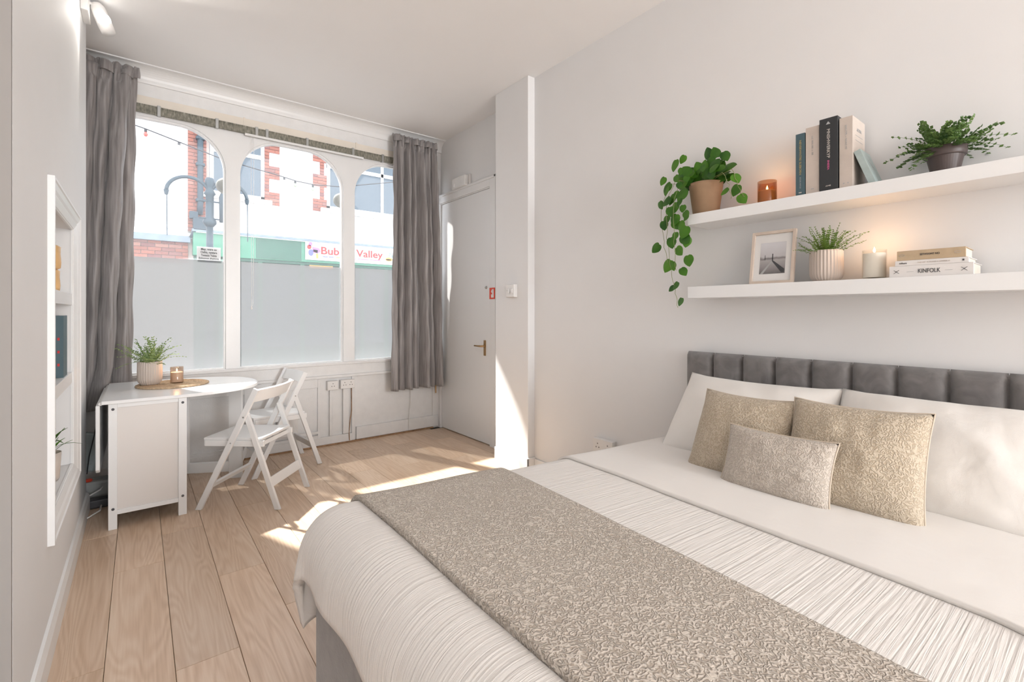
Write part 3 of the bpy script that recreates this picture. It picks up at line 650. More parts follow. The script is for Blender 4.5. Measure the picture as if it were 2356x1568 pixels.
# candles
def candle(name, label, loc, r, h, glass, wax_h, grp, power):
    t = thing(name, label, 'candle', loc, 0, grp)
    MB().lathe([(r*.97, 0), (r, .003), (r, h), (r*.95, h), (r*.94, .008), (.0001, .006)], (0, 0, 0), 36).build('glass_jar', glass, t, world=False, smooth=True)
    MB().lathe([(r*.92, .0075), (r*.93, .0085), (r*.93, wax_h-.001), (r*.925, wax_h), (r*.91, wax_h), (r*.5, wax_h-.001), (.0001, wax_h-.001)], (0, 0, 0), 32).build('wax', M['wax'], t, world=False, smooth=True)
    MB().tube([(0, 0, wax_h-.004), (.001, 0, wax_h+.008)], .0012, 6).build('wick', M['wick'], t, world=False)
    MB().lathe([(0, -.002), (.0035, .002), (.0045, .006), (.003, .012), (.001, .018), (0, .021)], (0, 0, wax_h+.006), 12).build('flame', M['flame'], t, world=False, smooth=True)
    l = bpy.data.lights.new('candle_glow', 'POINT'); l.energy = power; l.color = (1, .55, .25); l.shadow_soft_size = .012; lo = link('candle_light', l, t, (0, 0, wax_h+.03)); return t
candle('candle', 'lit candle in amber glass tumbler on the upper wall shelf', (2.33, 1.008, 1.757), .041, .110, M['amber'], .065, 'jar candles', .35)
candle('candle', 'lit ivory candle in clear glass on the lower wall shelf', (2.33, .593, 1.382), .0405, .118, M['clearjar'], .105, 'jar candles', .3)
candle('candle', 'lit candle in smoked glass on the table placemat', (.208, 4.055, .757), .039, .112, M['smoke'], .075, 'jar candles', .35)
# upright books
def upbook(name, label, y0, y1, z1, mtl, x0=2.27, x1=2.41, z0=1.757, txt=None, lean=0, tm=None):
    t = thing(name, label, 'book', ((x0+x1)/2, (y0+y1)/2, z0), 0, 'books standing on the upper shelf'); c = .003
    MB().box(x0, x1, y0, y0+c, z0, z1).box(x0, x1, y1-c, y1, z0, z1).box(x0-.002, x0+c, y0, y1, z0, z1).build('cover', mtl, t, bevel=.0012)
    MB().box(x0+c, x1-.004, y0+c, y1-c, z0+.003, z1-.004).build('pages', M['paper'], t)
    return t
b = upbook('book', 'thin dark teal book standing leftmost on the upper shelf', .824, .861, 2.030, M['teal'], 2.27, 2.39)
text('lettering', 'NEVERWNTRE SLEBORN', .012, (2.2675, .8425, 1.925), (0, 0, -1), (0, -1, 0), M['gold'], b, width=.15); text('lettering', 'SOCUHL WNTLER', .007, (2.2675, .8425, 1.815), (0, 0, -1), (0, -1, 0), M['greyline'], b, width=.05)
box('mark', M['silverp'], 2.2665, 2.268, .837, .848, 1.770, 1.774, b)
b = upbook('book', 'plain beige book standing between teal and black books', .769, .821, 2.046, M['beigeb'], 2.27, 2.41)
text('lettering', 'I.S. ISSUES -- SE', .008, (2.2675, .795, 1.965), (0, 0, -1), (0, -1, 0), M['greyline'], b, width=.08); box('mark', M['greyline'], 2.2665, 2.268, .79, .80, 1.778, 1.781, b)
b = upbook('book', 'tall charcoal black book with pink spine lettering on the upper shelf', .699, .766, 2.062, M['charcoal'], 2.262, 2.43)
text('lettering', 'MNSHWERKYP', .016, (2.2595, .733, 1.955), (0, 0, -1), (0, -1, 0), M['silverp'], b, width=.12); text('lettering', 'SNESEA', .010, (2.2595, .733, 1.865), (0, 0, -1), (0, -1, 0), M['bpink'], b, width=.04)
MB().prism([(.725, 2.035), (.741, 2.035), (.733, 2.047)], 2.2585, 2.260, 'yzx').build('mark', M['greyline'], b); text('mark', 'AVVE', .008, (2.2595, .733, 1.778), (0, -1, 0), (0, 0, 1), M['silverp'], b)
b = upbook('book', 'thick beige book, rightmost upright on the upper shelf', .649, .696, 2.048, M['beigeb'], 2.27, 2.42)
text('lettering', 'SHLLTR -- NIAC ST', .009, (2.2675, .672, 1.965), (0, 0, -1), (0, -1, 0), M['greyline'], b, width=.10)
text('lettering', '.ALTEN.', .018, (2.345, .6485, 2.0), (1, 0, 0), (0, 0, 1), M['greyline'], b, width=.06)
for i, z in enumerate((1.975, 1.955)): box('mark', M['greyline'], 2.30, 2.39, .6483, .6488, z, z+.0012, b)
for y in (.665, .680): box('mark', M['greyline'], 2.2665, 2.268, y-.002, y+.002, 1.776, 1.780, b)
# leaning mint book
b = thing('book', 'small pale mint book leaning against the thick beige book', 'book', (2.335, .586, 1.757), 0, 'books standing on the upper shelf'); b.rotation_euler = (0, 0, 0)
c_ = MB().box(-.055, .06, -.012, -.010, 0, .152).box(-.055, .06, .010, .012, 0, .152).box(-.057, -.054, -.012, .012, 0, .152).build('cover', M['mintb'], b, world=False, bevel=.001)
d_ = MB().box(-.054, .057, -.010, .010, .002, .150).build('pages', M['paper'], b, world=False)
for i in range(5): MB().box(-.02+.009*i, -.017+.009*i, -.0126, -.0121, .10-.008*i, .108-.006*i).build('mark', M['greyline'], b, world=False)
b.rotation_euler = (math.radians(-20), 0, 0); b.location.z += .0045
# picture frame on lower shelf: leaning back
pf = thing('picture_frame', 'pale wooden frame with misty black and white pier photograph, lower shelf', 'picture frame', (2.30, .978, 1.382))
W_, Hh, fw = .190, .252, .013
for a in ((-W_/2, -W_/2+fw, 0, Hh), (W_/2-fw, W_/2, 0, Hh), (-W_/2+fw, W_/2-fw, 0, fw), (-W_/2+fw, W_/2-fw, Hh-fw, Hh)):
    MB().box(-.010, .008, a[0], a[1], a[2], a[3]).build('frame_bar', M['ashwood'], pf, world=False, bevel=.001)
MB().box(.0, .004, -W_/2+fw, W_/2-fw, fw, Hh-fw).build('mount', M['mount'], pf, world=False)
m = mat('misty_print', (.6, .6, .6), .5); nt, b_ = nodes(m); vv = nd(nt, 'ShaderNodeTexCoord'); sp = nd(nt, 'ShaderNodeSeparateXYZ'); nt.links.new(vv.outputs['Object'], sp.inputs[0])
nz = math_n(nt, 'ADD', math_n(nt, 'MULTIPLY', sp.outputs[2], 6.0), math_n(nt, 'MULTIPLY', noise_n(nt, coords(nt, obj=True), 40, 3), .12))
nt.links.new(ramp(nt, nz, [(.0, (.10, .09, .09)), (.25, (.30, .28, .28)), (.44, (.42, .40, .40)), (.50, (.22, .2, .2)), (.56, (.55, .53, .54)), (.9, (.68, .67, .69))]), b_.inputs['Base Color'])
pr_ = MB().box(-.0012, .0, -.055, .055, 0, .150).build('print', m, pf, world=False); pr_.location = (0, 0, .048)
pk = [((-.002, -.0500), (.004, .0500))]
MB().prism([(-.004, .062), (.004, .062), (.052, .0), (.040, .0)], -.0018, -.0013, 'yzx').build('pier', M['greyline'], pf, world=False).location = (0, 0, .048)
MB().prism([(-.004, .062), (.004, .062), (-.040, .004), (-.052, .004), (-.053, .02)], -.0018, -.0013, 'yzx').build('pier', M['ink'], pf, world=False).location = (0, 0, .048)
MB().box(-.0018, -.0013, -.002, .002, .062, .095).box(-.0018, -.0013, .032, .034, .066, .09).build('tower', M['ink'], pf, world=False).location = (0, 0, .048)
thin = MB().box(-.0032, -.0026, -W_/2+fw, W_/2-fw, fw, Hh-fw).build('glazing', M['pictureglass'], pf, world=False)
pf.rotation_euler = (0, math.radians(10), math.radians(3))
# stacked books
def flat(label, y0, y1, z0, z1, mtl, x0, x1):
    t = thing('book', label, 'book', ((x0+x1)/2, (y0+y1)/2, z0), 0, 'books lying in a stack on the lower shelf'); c = .0028
    MB().box(x0, x1, y0, y1, z0, z0+c).box(x0, x1, y0, y1, z1-c, z1).box(x0-.002, x0+.003, y0, y1, z0, z1).build('cover', mtl, t, bevel=.0012)
    MB().box(x0+.003, x1-.005, y0+.004, y1-.004, z0+c, z1-c).build('pages', M['paper'], t); return t
b = flat('large white book with dark spine title, bottom of the lower shelf stack', .294, .528, 1.382, 1.424, M['whiteb'], 2.26, 2.43); xs_ = 2.2574
text('lettering', 'KINFOLK', .022, (xs_, .412, 1.402), (0, -1, 0), (0, 0, 1), M['ink'], b, width=.062)
for y in (.465, .358): box('mark', M['greyline'], xs_-.0004, xs_+.0004, y-.010, y+.010, 1.401, 1.4018, b)
for yc in (.506, .318): MB().bar((xs_, yc-.008, 1.396), (xs_, yc+.008, 1.409), .0012, .0008, (1, 0, 0)).bar((xs_, yc+.008, 1.396), (xs_, yc-.008, 1.409), .0012, .0008, (1, 0, 0)).build('mark', M['ink'], b)
b = flat('thin off-white paperback, middle of the lower shelf stack', .306, .511, 1.4243, 1.4440, M['whiteb'], 2.262, 2.42); xs_ = 2.2594
text('lettering', 'rolture', .010, (xs_, .487, 1.434), (0, -1, 0), (0, 0, 1), M['ink'], b, width=.022); text('lettering', 'THE OF  A TUAES E SITERBLTI', .006, (xs_, .40, 1.434), (0, -1, 0), (0, 0, 1), M['beigeb'], b, width=.09); box('mark', M['ink'], xs_-.0004, xs_+.0004, .318, .323, 1.431, 1.437, b)
b = flat('tan clothbound book, top of the lower shelf stack', .314, .505, 1.4443, 1.4800, M['tanb'], 2.262, 2.41); xs_ = 2.2594
text('lettering', 'SETVOOMT NO', .010, (xs_, .41, 1.463), (0, -1, 0), (0, 0, 1), M['ink'], b, width=.055)
for yc in (.49, .335): o = MB().tube([(0, .008*math.cos(a), .0035*math.sin(a)) for a in [2*PI*i/16 for i in range(17)]], .0005, 4, cap=False).build('mark', M['greyline'], b, world=False); o.location = Vector((xs_, yc, 1.463))-b.location

# ------------------------------------------------------------------ niche contents
t = thing('wooden_ornament', 'amber wooden two-part ornament on the upper niche shelf', 'ornament', (-.325, 3.03, 1.344))
for nm, z0, z1, r in (('base', 0, .105, .038), ('top', .106, .216, .041)):
    MB().lathe([(r*.75, z0), (r*.95, z0+.006), (r, z0+.03), (r*.93, z0+.07), (r*.97, z1-.008), (r*.7, z1)], (0, 0, 0), 24).build(nm, M['amberwood'], t, world=False, smooth=True)
for (x0, x1, zt_, mt_, lb) in ((-.338, -.312, 1.21, M['beigeb'], 'beige book standing in the niche beside a black book'), (-.307, -.276, 1.235, M['teal'], 'navy hardback with red dots standing in the niche'), (-.37, -.342, 1.232, M['charcoal'], 'black book standing deepest in the niche')):
    t = thing('book', lb, 'book', ((x0+x1)/2, 3.08, .946), 0, 'books in the niche')
    MB().box(x0, x0+.003, 3.02, 3.16, .946, zt_).box(x1-.003, x1, 3.02, 3.16, .946, zt_).box(x0, x1, 3.018, 3.023, .946, zt_).build('cover', mt_, t, bevel=.001)
    MB().box(x0+.003, x1-.003, 3.023, 3.156, .949, zt_-.004).build('pages', M['paper'], t)
    if mt_ is M['teal']:
        for z in (1.12, 1.06, 1.0): box('mark', M['bred'], x0+.010, x0+.018, 3.0172, 3.0178, z, z+.012, t)
t = thing('potted_plant', 'spiky green plant in slim beige pot at the bottom of the niche', 'plant', (-.335, 3.02, .475))
MB().lathe([(.040, 0), (.046, .01), (.053, .13), (.050, .13), (.046, .115), (.0001, .114)], (0, 0, 0), 28).build('pot', M['beigeb'], t, world=False, smooth=True)
MB().lathe([(0, .113), (.046, .114), (.046, .118), (0, .122)], (0, 0, 0), 16).build('soil', M['soil'], t, world=False)
rr = random.Random(4)
def blade(l, w_, dr_):
    mb = MB(); vs = []
    for i in range(6):
        q = i/5; ww = w_*math.sin(PI*min(1, .15+q*.85))*(1-q*.3)+.0005; x = l*q; z = l*.55*q-l*dr_*q*q; vs += [(x, -ww, z+.002), (x, 0, z), (x, ww, z+.002)]
    fs = []
    for i in range(5):
        a = i*3; fs += [(a, a+1, a+4, a+3), (a+1, a+2, a+5, a+4)]
    return mb.add(vs, fs)
bm_ = [blade(.13, .008, .4).mesh('leaf', M['pothos'], True, False), blade(.15, .009, .75).mesh('leaf', M['pothos'], True, False), blade(.11, .007, .1).mesh('leaf', M['pothos'], True, False)]
for i in range(34):
    a = i*2.4; o = link('leaf', bm_[i % 3], t, (.012*math.cos(a), .012*math.sin(a), .11+.002*i*.8), (0, -rr.uniform(.35, 1.2), a)); o.scale = (.78, .9, .78)

# ------------------------------------------------------------------ chairs
def make_chair(label):
    t = thing('folding_chair', label, 'chair', (0, 0, 0), 0, 'white folding chairs')
    A0, A1 = (.25, 0.0), (-.125, .765)
    def side_bar(x, p, q, w_, th):      # bar in the local y/z plane
        mb = MB(); d = Vector((0, q[0]-p[0], q[1]-p[1])).normalized(); n = Vector((0, -d.z, d.y))*w_/2
        vs = []
        for xx in (x-th/2, x+th/2):
            for (c, hor) in ((p, True), (q, False)):
                c3 = Vector((xx, c[0], c[1]))
                if hor and abs(n.z) > 1e-4:      # foot cut flat on the floor
                    k = abs(n.y)+0; a = c3+n; b_ = c3-n; a = a+d*((0-a.z)/d.z); b_ = b_+d*((0-b_.z)/d.z)
                else: a, b_ = c3+n, c3-n
                vs += [a, b_]
        return mb.add(vs, [(0, 1, 3, 2), (4, 6, 7, 5), (0, 2, 6, 4), (1, 5, 7, 3), (2, 3, 7, 6), (0, 4, 5, 1)])
    for s_ in (-1, 1):
        side_bar(s_*.218, A0, A1, .036, .020).build('back_rail', M['furn'], t, world=False, bevel=.003)
        side_bar(s_*.195, (-.25, 0), (-.045, .605), .034, .020).build('rear_leg', M['furn'], t, world=False, bevel=.003)
        o = MB().tube([(s_*.205, -.045, .588), (s_*.231, -.045, .588)], .005, 10).build('hinge_bolt', M['steel'], t, world=False)
        o = MB().tube([(s_*.18, .038, .425), (s_*.231, .038, .425)], .004, 8).build('hinge_bolt', M['steel'], t, world=False)
    # curved back slat
    def sl(i, j):
        x = -.21+.42*i; z = .682+.078*j; y = -.088-(z-.682)*.49-.030*math.sin(PI*i)
        return (x, y, z)
    o = MB().grid(sl, 16, 2).build('back_slat', M['furn'], t, world=False, smooth=False, fix=False); solid(o, .014, 0)
    MB().box(-.180, .180, -.135, .245, .430, .446).build('seat', M['furn'], t, world=False, bevel=.003)
    for s_ in (-1, 1): MB().box(s_*.176-.009, s_*.176+.009, -.15, .235, .392, .430).build('seat_rail', M['furn'], t, world=False, bevel=.003)
    MB().box(-.180, .180, .224, .243, .392, .430).build('seat_rail', M['furn'], t, world=False, bevel=.003)
    # stretchers
    ym = lambda z: .25-.375*z/.765
    MB().bar((-.21, ym(.150), .150), (.21, ym(.150), .150), .016, .034, (0, -.44, .9)).build('stretcher', M['furn'], t, world=False, bevel=.002)
    yr = lambda z: -.25+.205*z/.605
    MB().bar((-.186, yr(.165), .165), (.186, yr(.165), .165), .014, .062, (0, .33, .94)).build('stretcher', M['furn'], t, world=False, bevel=.002)
    MB().bar((-.186, yr(.40), .40), (.186, yr(.40), .40), .018, .026, (0, .33, .94)).build('stretcher', M['furn'], t, world=False, bevel=.002)
    return t
c1 = make_chair('white wooden folding chair, the nearer one, pushed towards the table'); c1.location = (.629, 3.587, 0); c1.rotation_euler.z = math.atan2(.759, .65)
c2 = dup(c1, 'white wooden folding chair, the farther one, close to the window wall'); c2.location = (.905, 4.225, 0); c2.rotation_euler.z = math.atan2(.995, -.10)

# ------------------------------------------------------------------ bed
BX0, BX1, BY0, BY1 = .413, 2.37, -.09, 1.475
bd = thing('bed', 'grey velvet upholstered double bed with channelled headboard', 'bed', (1.4, .69, 0))
box('footboard', M['velvet'], BX0, BX0+.05, BY0, BY1, .02, .42, bd, bevel=.012)
box('side_rail', M['velvet'], BX0+.05, BX1, BY1-.05, BY1, .06, .40, bd, bevel=.012); box('side_rail', M['velvet'], BX0+.05, BX1, BY0, BY0+.05, .06, .40, bd, bevel=.012)
box('mattress', M['linen'], BX0+.055, BX1-.02, BY0+.055, BY1-.055, .20, .50, bd, bevel=.03)
for x in (BX0+.1, BX1-.1):
    for y in (BY0+.1, BY1-.14): box('leg', M['blackpl'], x-.03, x+.03, y, y+.05, 0, .06, bd)
box('headboard', M['velvet'], 2.395, 2.447, BY0-.003, 1.463, .05, 1.028, bd, bevel=.012)
def chan(i, j):
    e = lambda t: (1-abs(2*t-1)**5); a = e(i)**.5; yy = -.0775+.155*i
    zz = .30+.735*j; top = 1-max(0, (j-.965)/.035)**2; b_ = math.sqrt(max(0, top))
    return (.025-.030*a*max(.0, b_)-.012*b_, yy+(.5-i)*.002, zz)
cm = MB().grid(chan, 14, 40).mesh('headboard_panel', M['velvet'], smooth=True, fix=False)
for k in range(10): link('headboard_panel', cm, bd, Vector((2.385, 1.463-.0775-.155*k, 0))-bd.location)
# draped cloth maps
X0, Y0, Y1c, RB = .49, -.07, 1.43, .125
def zt_(x): return .665-.048*(x-.5)
def drape(p, q, off=0, wr=1.0):
    dx = max(0, X0-p); dy = max(0, q-Y1c)-max(0, Y0-q); Lh = (dx**3+abs(dy)**3)**(1/3)
    bx, by = max(p, X0), min(max(q, Y0), Y1c); zt = zt_(bx)
    x, y, z = bx, by, zt; n = Vector((0, 0, 1))
    # gently crowned top
    z += .010*math.sin(PI*min(1, max(0, (by-Y0)/(Y1c-Y0))))+wr*.004*noise.noise(Vector((bx*3.2, by*3.2, 1.3)))
    if Lh > 0:
        d = Vector((-dx, dy, 0)).normalized(); q_ = RB*PI/2
        if Lh < q_: th = Lh/RB; h, dn = RB*math.sin(th), RB*(1-math.cos(th)); n = Vector((d.x*math.sin(th), d.y*math.sin(th), math.cos(th)))
        else: e = Lh-q_; h, dn = RB+.10*e*(1 if dx and dy else .3), RB+e*.99; n = Vector((d.x, d.y, .1)).normalized()
        fold = 0
        if Lh > q_*.6:
            k = min(1, (Lh-q_*.6)/.2); along = by if dx > abs(dy) else bx
            fold = k*(.006*math.sin(along*21+1)+.007*noise.noise(Vector((bx*6, by*6, 4))))
            if dx and dy: fold += k*(.03*math.sin(math.atan2(abs(dy), dx)*2)+.008*math.sin(math.atan2(abs(dy), dx)*9))
        x += d.x*(h+fold); y += d.y*(h+fold); z -= dn
    return (x+n.x*off, y+n.y*off, z+n.z*off)
def cloth(name, m, p0, p1, q0, q1, off, th, nu, nv, label, cat, pe=None):
    def fn(i, j):
        q = q0+(q1-q0)*j; a, b_ = (p0, p1) if not pe else pe(q); return drape(a+(b_-a)*i, q, off)
    o = MB().grid(fn, nu, nv).build(name, m, smooth=True, fix=False); solid(o, th, -1 if th > 0 else 1); tag(o, label, cat); return o
def de(q):
    t = max(0, min(1, (q-Y1c+.02)/.14)); t = t*t*(3-2*t)
    return (X0-.25-.02*t, 2.30)
dv = cloth('duvet', M['duvet'], X0-.25, 2.30, Y0-.30, Y1c+.435, .0, .030, 120, 140, 'cream finely striped duvet spread over the grey bed', 'duvet', pe=de)
def fe(q): return (1.335+.08*max(0, q)-.9*max(0, .16-q)**1.5, 2.25)
fb = cloth('folded_sheet', M['linen'], 1.33, 2.25, Y0-.25, Y1c+.25, .012, .011, 60, 110, 'plain cream turned-back sheet between pillows and striped duvet', 'sheet', pe=fe)
def te(q): return (.522+.02*max(0, q-.6), .985+.115*max(0, min(1.0, (q-.15)/1.3)))
tw = cloth('throw_blanket', M['throw'], .5, 1.1, Y0-.28, Y1c+.17, .017, .016, 60, 140, 'taupe tufted throw blanket laid across the foot of the bed', 'blanket', pe=te)
# pillows
def pillow_mesh(name, w_, h_, t_, m, ear=.06, seed=1, pw=2.6, sag=0):
    vs, fs = [], []; N, K = 36, 28; mb = MB()
    for sgn in (-1, 1):
        def fn(i, j):
            u, v = 2*i-1, 2*j-1
            pin = 1-ear*(1-abs(v)**2.2)*abs(u)**3; pin2 = 1-ear*1.3*(1-abs(u)**2.2)*abs(v)**3
            x = u*w_/2*pin; z = v*h_/2*pin2-sag*(v > 0)*(1-u*u)*v*h_
            th = max(0, (1-abs(u)**pw)*(1-abs(v)**pw))**.55
            wr = .05*noise.noise(Vector((u*2.2+seed, v*2.2, sgn*1.0+seed)))+.022*noise.noise(Vector((u*6+seed, v*5, sgn*3.0)))
            return (x, sgn*t_/2*th*(1+wr*2.2)+ .004*noise.noise(Vector((u*4, v*4, seed)))*th, z)
        mb.grid(fn, N, K)
    me = mb.mesh(name, m, smooth=True, fix=False)
    bm = bmesh.new(); bm.from_mesh(me); bmesh.ops.remove_doubles(bm, verts=bm.verts, dist=.0004); bmesh.ops.recalc_face_normals(bm, faces=bm.faces); bm.to_mesh(me); bm.free()
    me.polygons.foreach_set('use_smooth', [True]*len(me.polygons)); return me
def cushion(name, label, cat, c, lean, rz, w_, h_, t_, m, seed, grp, piping=None, ear=.06, roll=0, sag=0):
    o = link(name, pillow_mesh(name, w_, h_, t_, m, ear, seed, sag=sag)); o.location = c; o.rotation_euler = (math.radians(lean), math.radians(roll), PI/2+math.radians(rz)); tag(o, label, cat, grp)
    if piping:
        pts = []
        for k in range(81):
            s_ = k/80*4; e, f = int(s_) % 4, s_-int(s_)
            u, v = ((2*f-1, -1), (1, 2*f-1), (1-2*f, 1), (-1, 1-2*f))[e]
            pin = 1-ear*(1-abs(v)**2.2)*abs(u)**3; pin2 = 1-ear*1.3*(1-abs(u)**2.2)*abs(v)**3
            pts.append((u*w_/2*pin, 0, v*h_/2*pin2-sag*(v > 0)*(1-u*u)*v*h_))
        MB().tube(pts, .0028, 6, cap=False).build('piping', piping, o, world=False, smooth=True)
    return o
cushion('bed_pillow', 'cream bed pillow leaning on the headboard, the left one', 'pillow', (2.165, 1.035, .752), 40, 0, .70, .47, .19, M['pillow'], 1, 'cream bed pillows', ear=.03, sag=.05)
cushion('bed_pillow', 'cream bed pillow leaning on the headboard, the right one', 'pillow', (2.150, .315, .752), 41, 0, .76, .48, .20, M['pillow'], 5, 'cream bed pillows', ear=.03, sag=.03)
cushion('scatter_cushion', 'square sand tufted cushion, left of the two large ones', 'cushion', (1.885, .918, .750), 27, -2, .385, .365, .15, M['cushion'], 9, 'tufted cushions on the bed', M['seam'])
cushion('scatter_cushion', 'square sand tufted cushion, right and largest of the three', 'cushion', (1.880, .540, .758), 26, 3, .40, .38, .16, M['cushion'], 14, 'tufted cushions on the bed', M['seam'])
cushion('lumbar_cushion', 'small rectangular stone grey tufted cushion in front of the two larger', 'cushion', (1.755, .733, .712), 22, 0, .365, .235, .105, M['cushion2'], 19, 'tufted cushions on the bed', M['seam'])

# ------------------------------------------------------------------ spotlight on left wall
P = at(236, 44, 'y', 3.72)
sp = thing('spotlight', 'white adjustable spotlight, lit, high on the left wall near ceiling', 'spotlight', (XL+.02, 3.72, P.z+.05))
box('wall_bracket', M['whitep'], XL, XL+.035, 3.62, 3.80, P.z-.02, 3.10, sp, bevel=.004)
ax = Vector((.35, -.25, -1)).normalized(); c0 = P-ax*.095
MB().tube([(XL+.03, 3.72, P.z+.075), c0+ax*.02], .009, 10).build('arm', M['whitep'], sp, smooth=True)
MB().tube([c0, c0+ax*.005, c0+ax*.03, c0+ax*.15, c0+ax*.185], [.012, .028, .036, .037, .034], 20).build('head', M['whitep'], sp, smooth=True)
dirc = (Vector((0, 0, H))-P).normalized(); dirc = (Vector((.15, -.9, -.35))).normalized(); lc = c0+ax*.10+dirc*.036
q = dirc.to_track_quat('Z', 'Y')
o = MB().lathe([(0, 0), (.031, 0), (.033, .004), (.030, .006), (0, .007)], (0, 0, 0), 24).build('lens', M['lamp'], sp, world=False, smooth=True); o.rotation_euler = q.to_euler(); o.location = lc-sp.location
l = bpy.data.lights.new('spot', 'SPOT'); l.energy = 7; l.spot_size = 2.2; l.color = (1, .95, .88); l.shadow_soft_size = .03
lo = link('spot_light', l, sp, lc+dirc*.03-sp.location); lo.rotation_euler = dirc.to_track_quat('-Z', 'Y').to_euler()

# ------------------------------------------------------------------ clutter behind the table
ex = thing('router_box', 'pale grey plastic box leaning among cables left of the table', 'box', (-.34, 4.33, .0))
o = MB().box(-.06, .06, -.02, .02, 0, .26).build('case', mat('pale_grey_plastic', (.42, .47, .47), .4), ex, world=False, bevel=.012); o.rotation_euler = (0, .22, 0); o.location = (.04, 0, .17)
o = MB().box(-.035, .035, -.023, -.0195, .05, .056).build('grille', M['greyline'], ex, world=False); o.rotation_euler = (0, .22, 0); o.location = (.04, 0, .17)
tag(MB().tube([at(u, v, 'y', 4.25) for u, v in ((225, 950), (217, 1000), (205, 1050), (200, 1090))], .003, 6).build('cable', M['blackpl']), 'black cable hanging in the gap left of the table', 'cable')
tag(MB().tube([(-.36, 3.95, .01), (-.25, 3.80, .012), (-.19, 3.86, .03), (-.19, 4.05, .012), (-.28, 4.18, .010), (-.40, 4.1, .01)], .005, 8).build('cable', M['whitep'], smooth=True), 'coiled white cable on the floor left of the table', 'cable')
tag(MB().tube([(-.40, 4.15, .02), (-.3, 4.05, .05), (-.2, 4.1, .09), (-.16, 4.3, .11)], .005, 8).build('cable', M['whitep'], smooth=True), 'upper white cable looping behind the table leaf', 'cable')
ea = thing('extension_lead', 'grey extension block with red switch left of the table', 'extension lead', (-.30, 4.22, .0))
box('case', mat('grey_plastic', (.34, .35, .34), .5), -.40, -.14, 4.14, 4.27, .0, .14, ea, bevel=.02)
MB().lathe([(0, 0), (.020, 0), (.022, .01), (.015, .016), (0, .017)], (-.262, 4.16, .14), 16).build('switch', M['red'], ea)
tag(MB().box(-.26, -.14, 4.0, 4.08, 0, .055).build('power_adapter', M['blackpl'], bevel=.01), 'black power adapter on the floor left of the table', 'adapter')
tag(MB().box(-.38, -.30, 3.98, 4.08, .0, .10).build('plug', M['whitep'], bevel=.01), 'white plug block in the corner left of the table', 'plug')

# ------------------------------------------------------------------ outside: street and facade opposite
YF = 12.0
struct(MB().box(-14, 26, YW+.2, 20, -.25, -.15).build('ground', M['asphalt']))
fa = thing('shop_building', 'white rendered building with green shopfront across the street', 'building', (2.5, YF, -.15))
fw_ = MB().box(-14, 26, YF, YF+.3, 2.80, 8.3)
fw_.build('rendered_wall', M['render'], fa)
box('roof_edge', M['slate'], -14, 26, YF-.25, YF+1, 8.3, 8.45, fa)
box('string_course', M['upvc'], -14, .80, YF-.05, YF, 2.98, 3.02, fa)
box('shopfront_wall', M['dkgreen'], .9, 26, YF, YF+.3, -.15, 2.8, fa)
box('coping', M['slate'], -14, .84, YF-.12, YF, 2.70, 2.83, fa)
MB().box(-14, .90, YF+.0, YF+.3, -.15, 2.80).build('brick_backing', M['mortar'], fa)
bmesh_ = MB().box(-.1075, .1075, -.02, .02, -.0325, .0325).mesh('brick', M['brick'])
hmesh_ = MB().box(-.049, .049, -.02, .02, -.0325, .0325).mesh('brick', M['brick'])
def bricks(parent, x0, x1, z0, z1, y, toothed=None):
    n = 0; z = z0+.0325; row = 0
    while z < z1:
        a, b_ = x0, x1
        if toothed: a, b_ = toothed(row)
        x = a; first = True
        while x < b_-.06:
            half = (first and row % 2) or (b_-x < .2)
            w_ = .098 if half else .215; w_ = min(w_, b_-x)
            o = link('brick', hmesh_ if half else bmesh_, parent, Vector((x+w_/2, y, z))-parent.location); n += 1
            x += w_+.010; first = False
        z += .075; row += 1
    return n
bricks(fa, -.42, .82, 2.275, 2.70, YF-.01)
bc = thing('brick_pier', 'red brick pier with drainpipe on the white facade opposite', 'pier', (.98, YF, 2.9))
box('backing', M['mortar'], .80, 1.175, YF-.05, YF, 2.92, 8.3, bc); bricks(bc, .80, 1.175, 2.95, 5.45, YF-.06)
dp = thing('drainpipe', 'dark iron drainpipe running down the brick pier opposite', 'pipe', (1.0, YF-.12, 2.9))
MB().tube([(1.01, YF-.14, 8.2), (1.01, YF-.14, 3.55), (1.0, YF-.14, 3.3)], .055, 12).build('pipe', M['iron'], dp, smooth=True)
MB().box(.88, 1.12, YF-.24, YF-.07, 2.96, 3.22).box(.82, .97, YF-.2, YF-.07, 3.2, 3.35).build('hopper', M['iron'], dp, bevel=.01)
for z in (4.35, 3.6, 4.9): MB().box(.93, 1.09, YF-.2, YF-.07, z-.03, z+.03).build('clip', M['iron'], dp, bevel=.01)
MB().tube([(.98, YF-.15, 3.0), (.90, YF-.15, 2.95), (.84, YF-.15, 2.80)], .03, 8).build('outlet', M['iron'], dp, smooth=True)
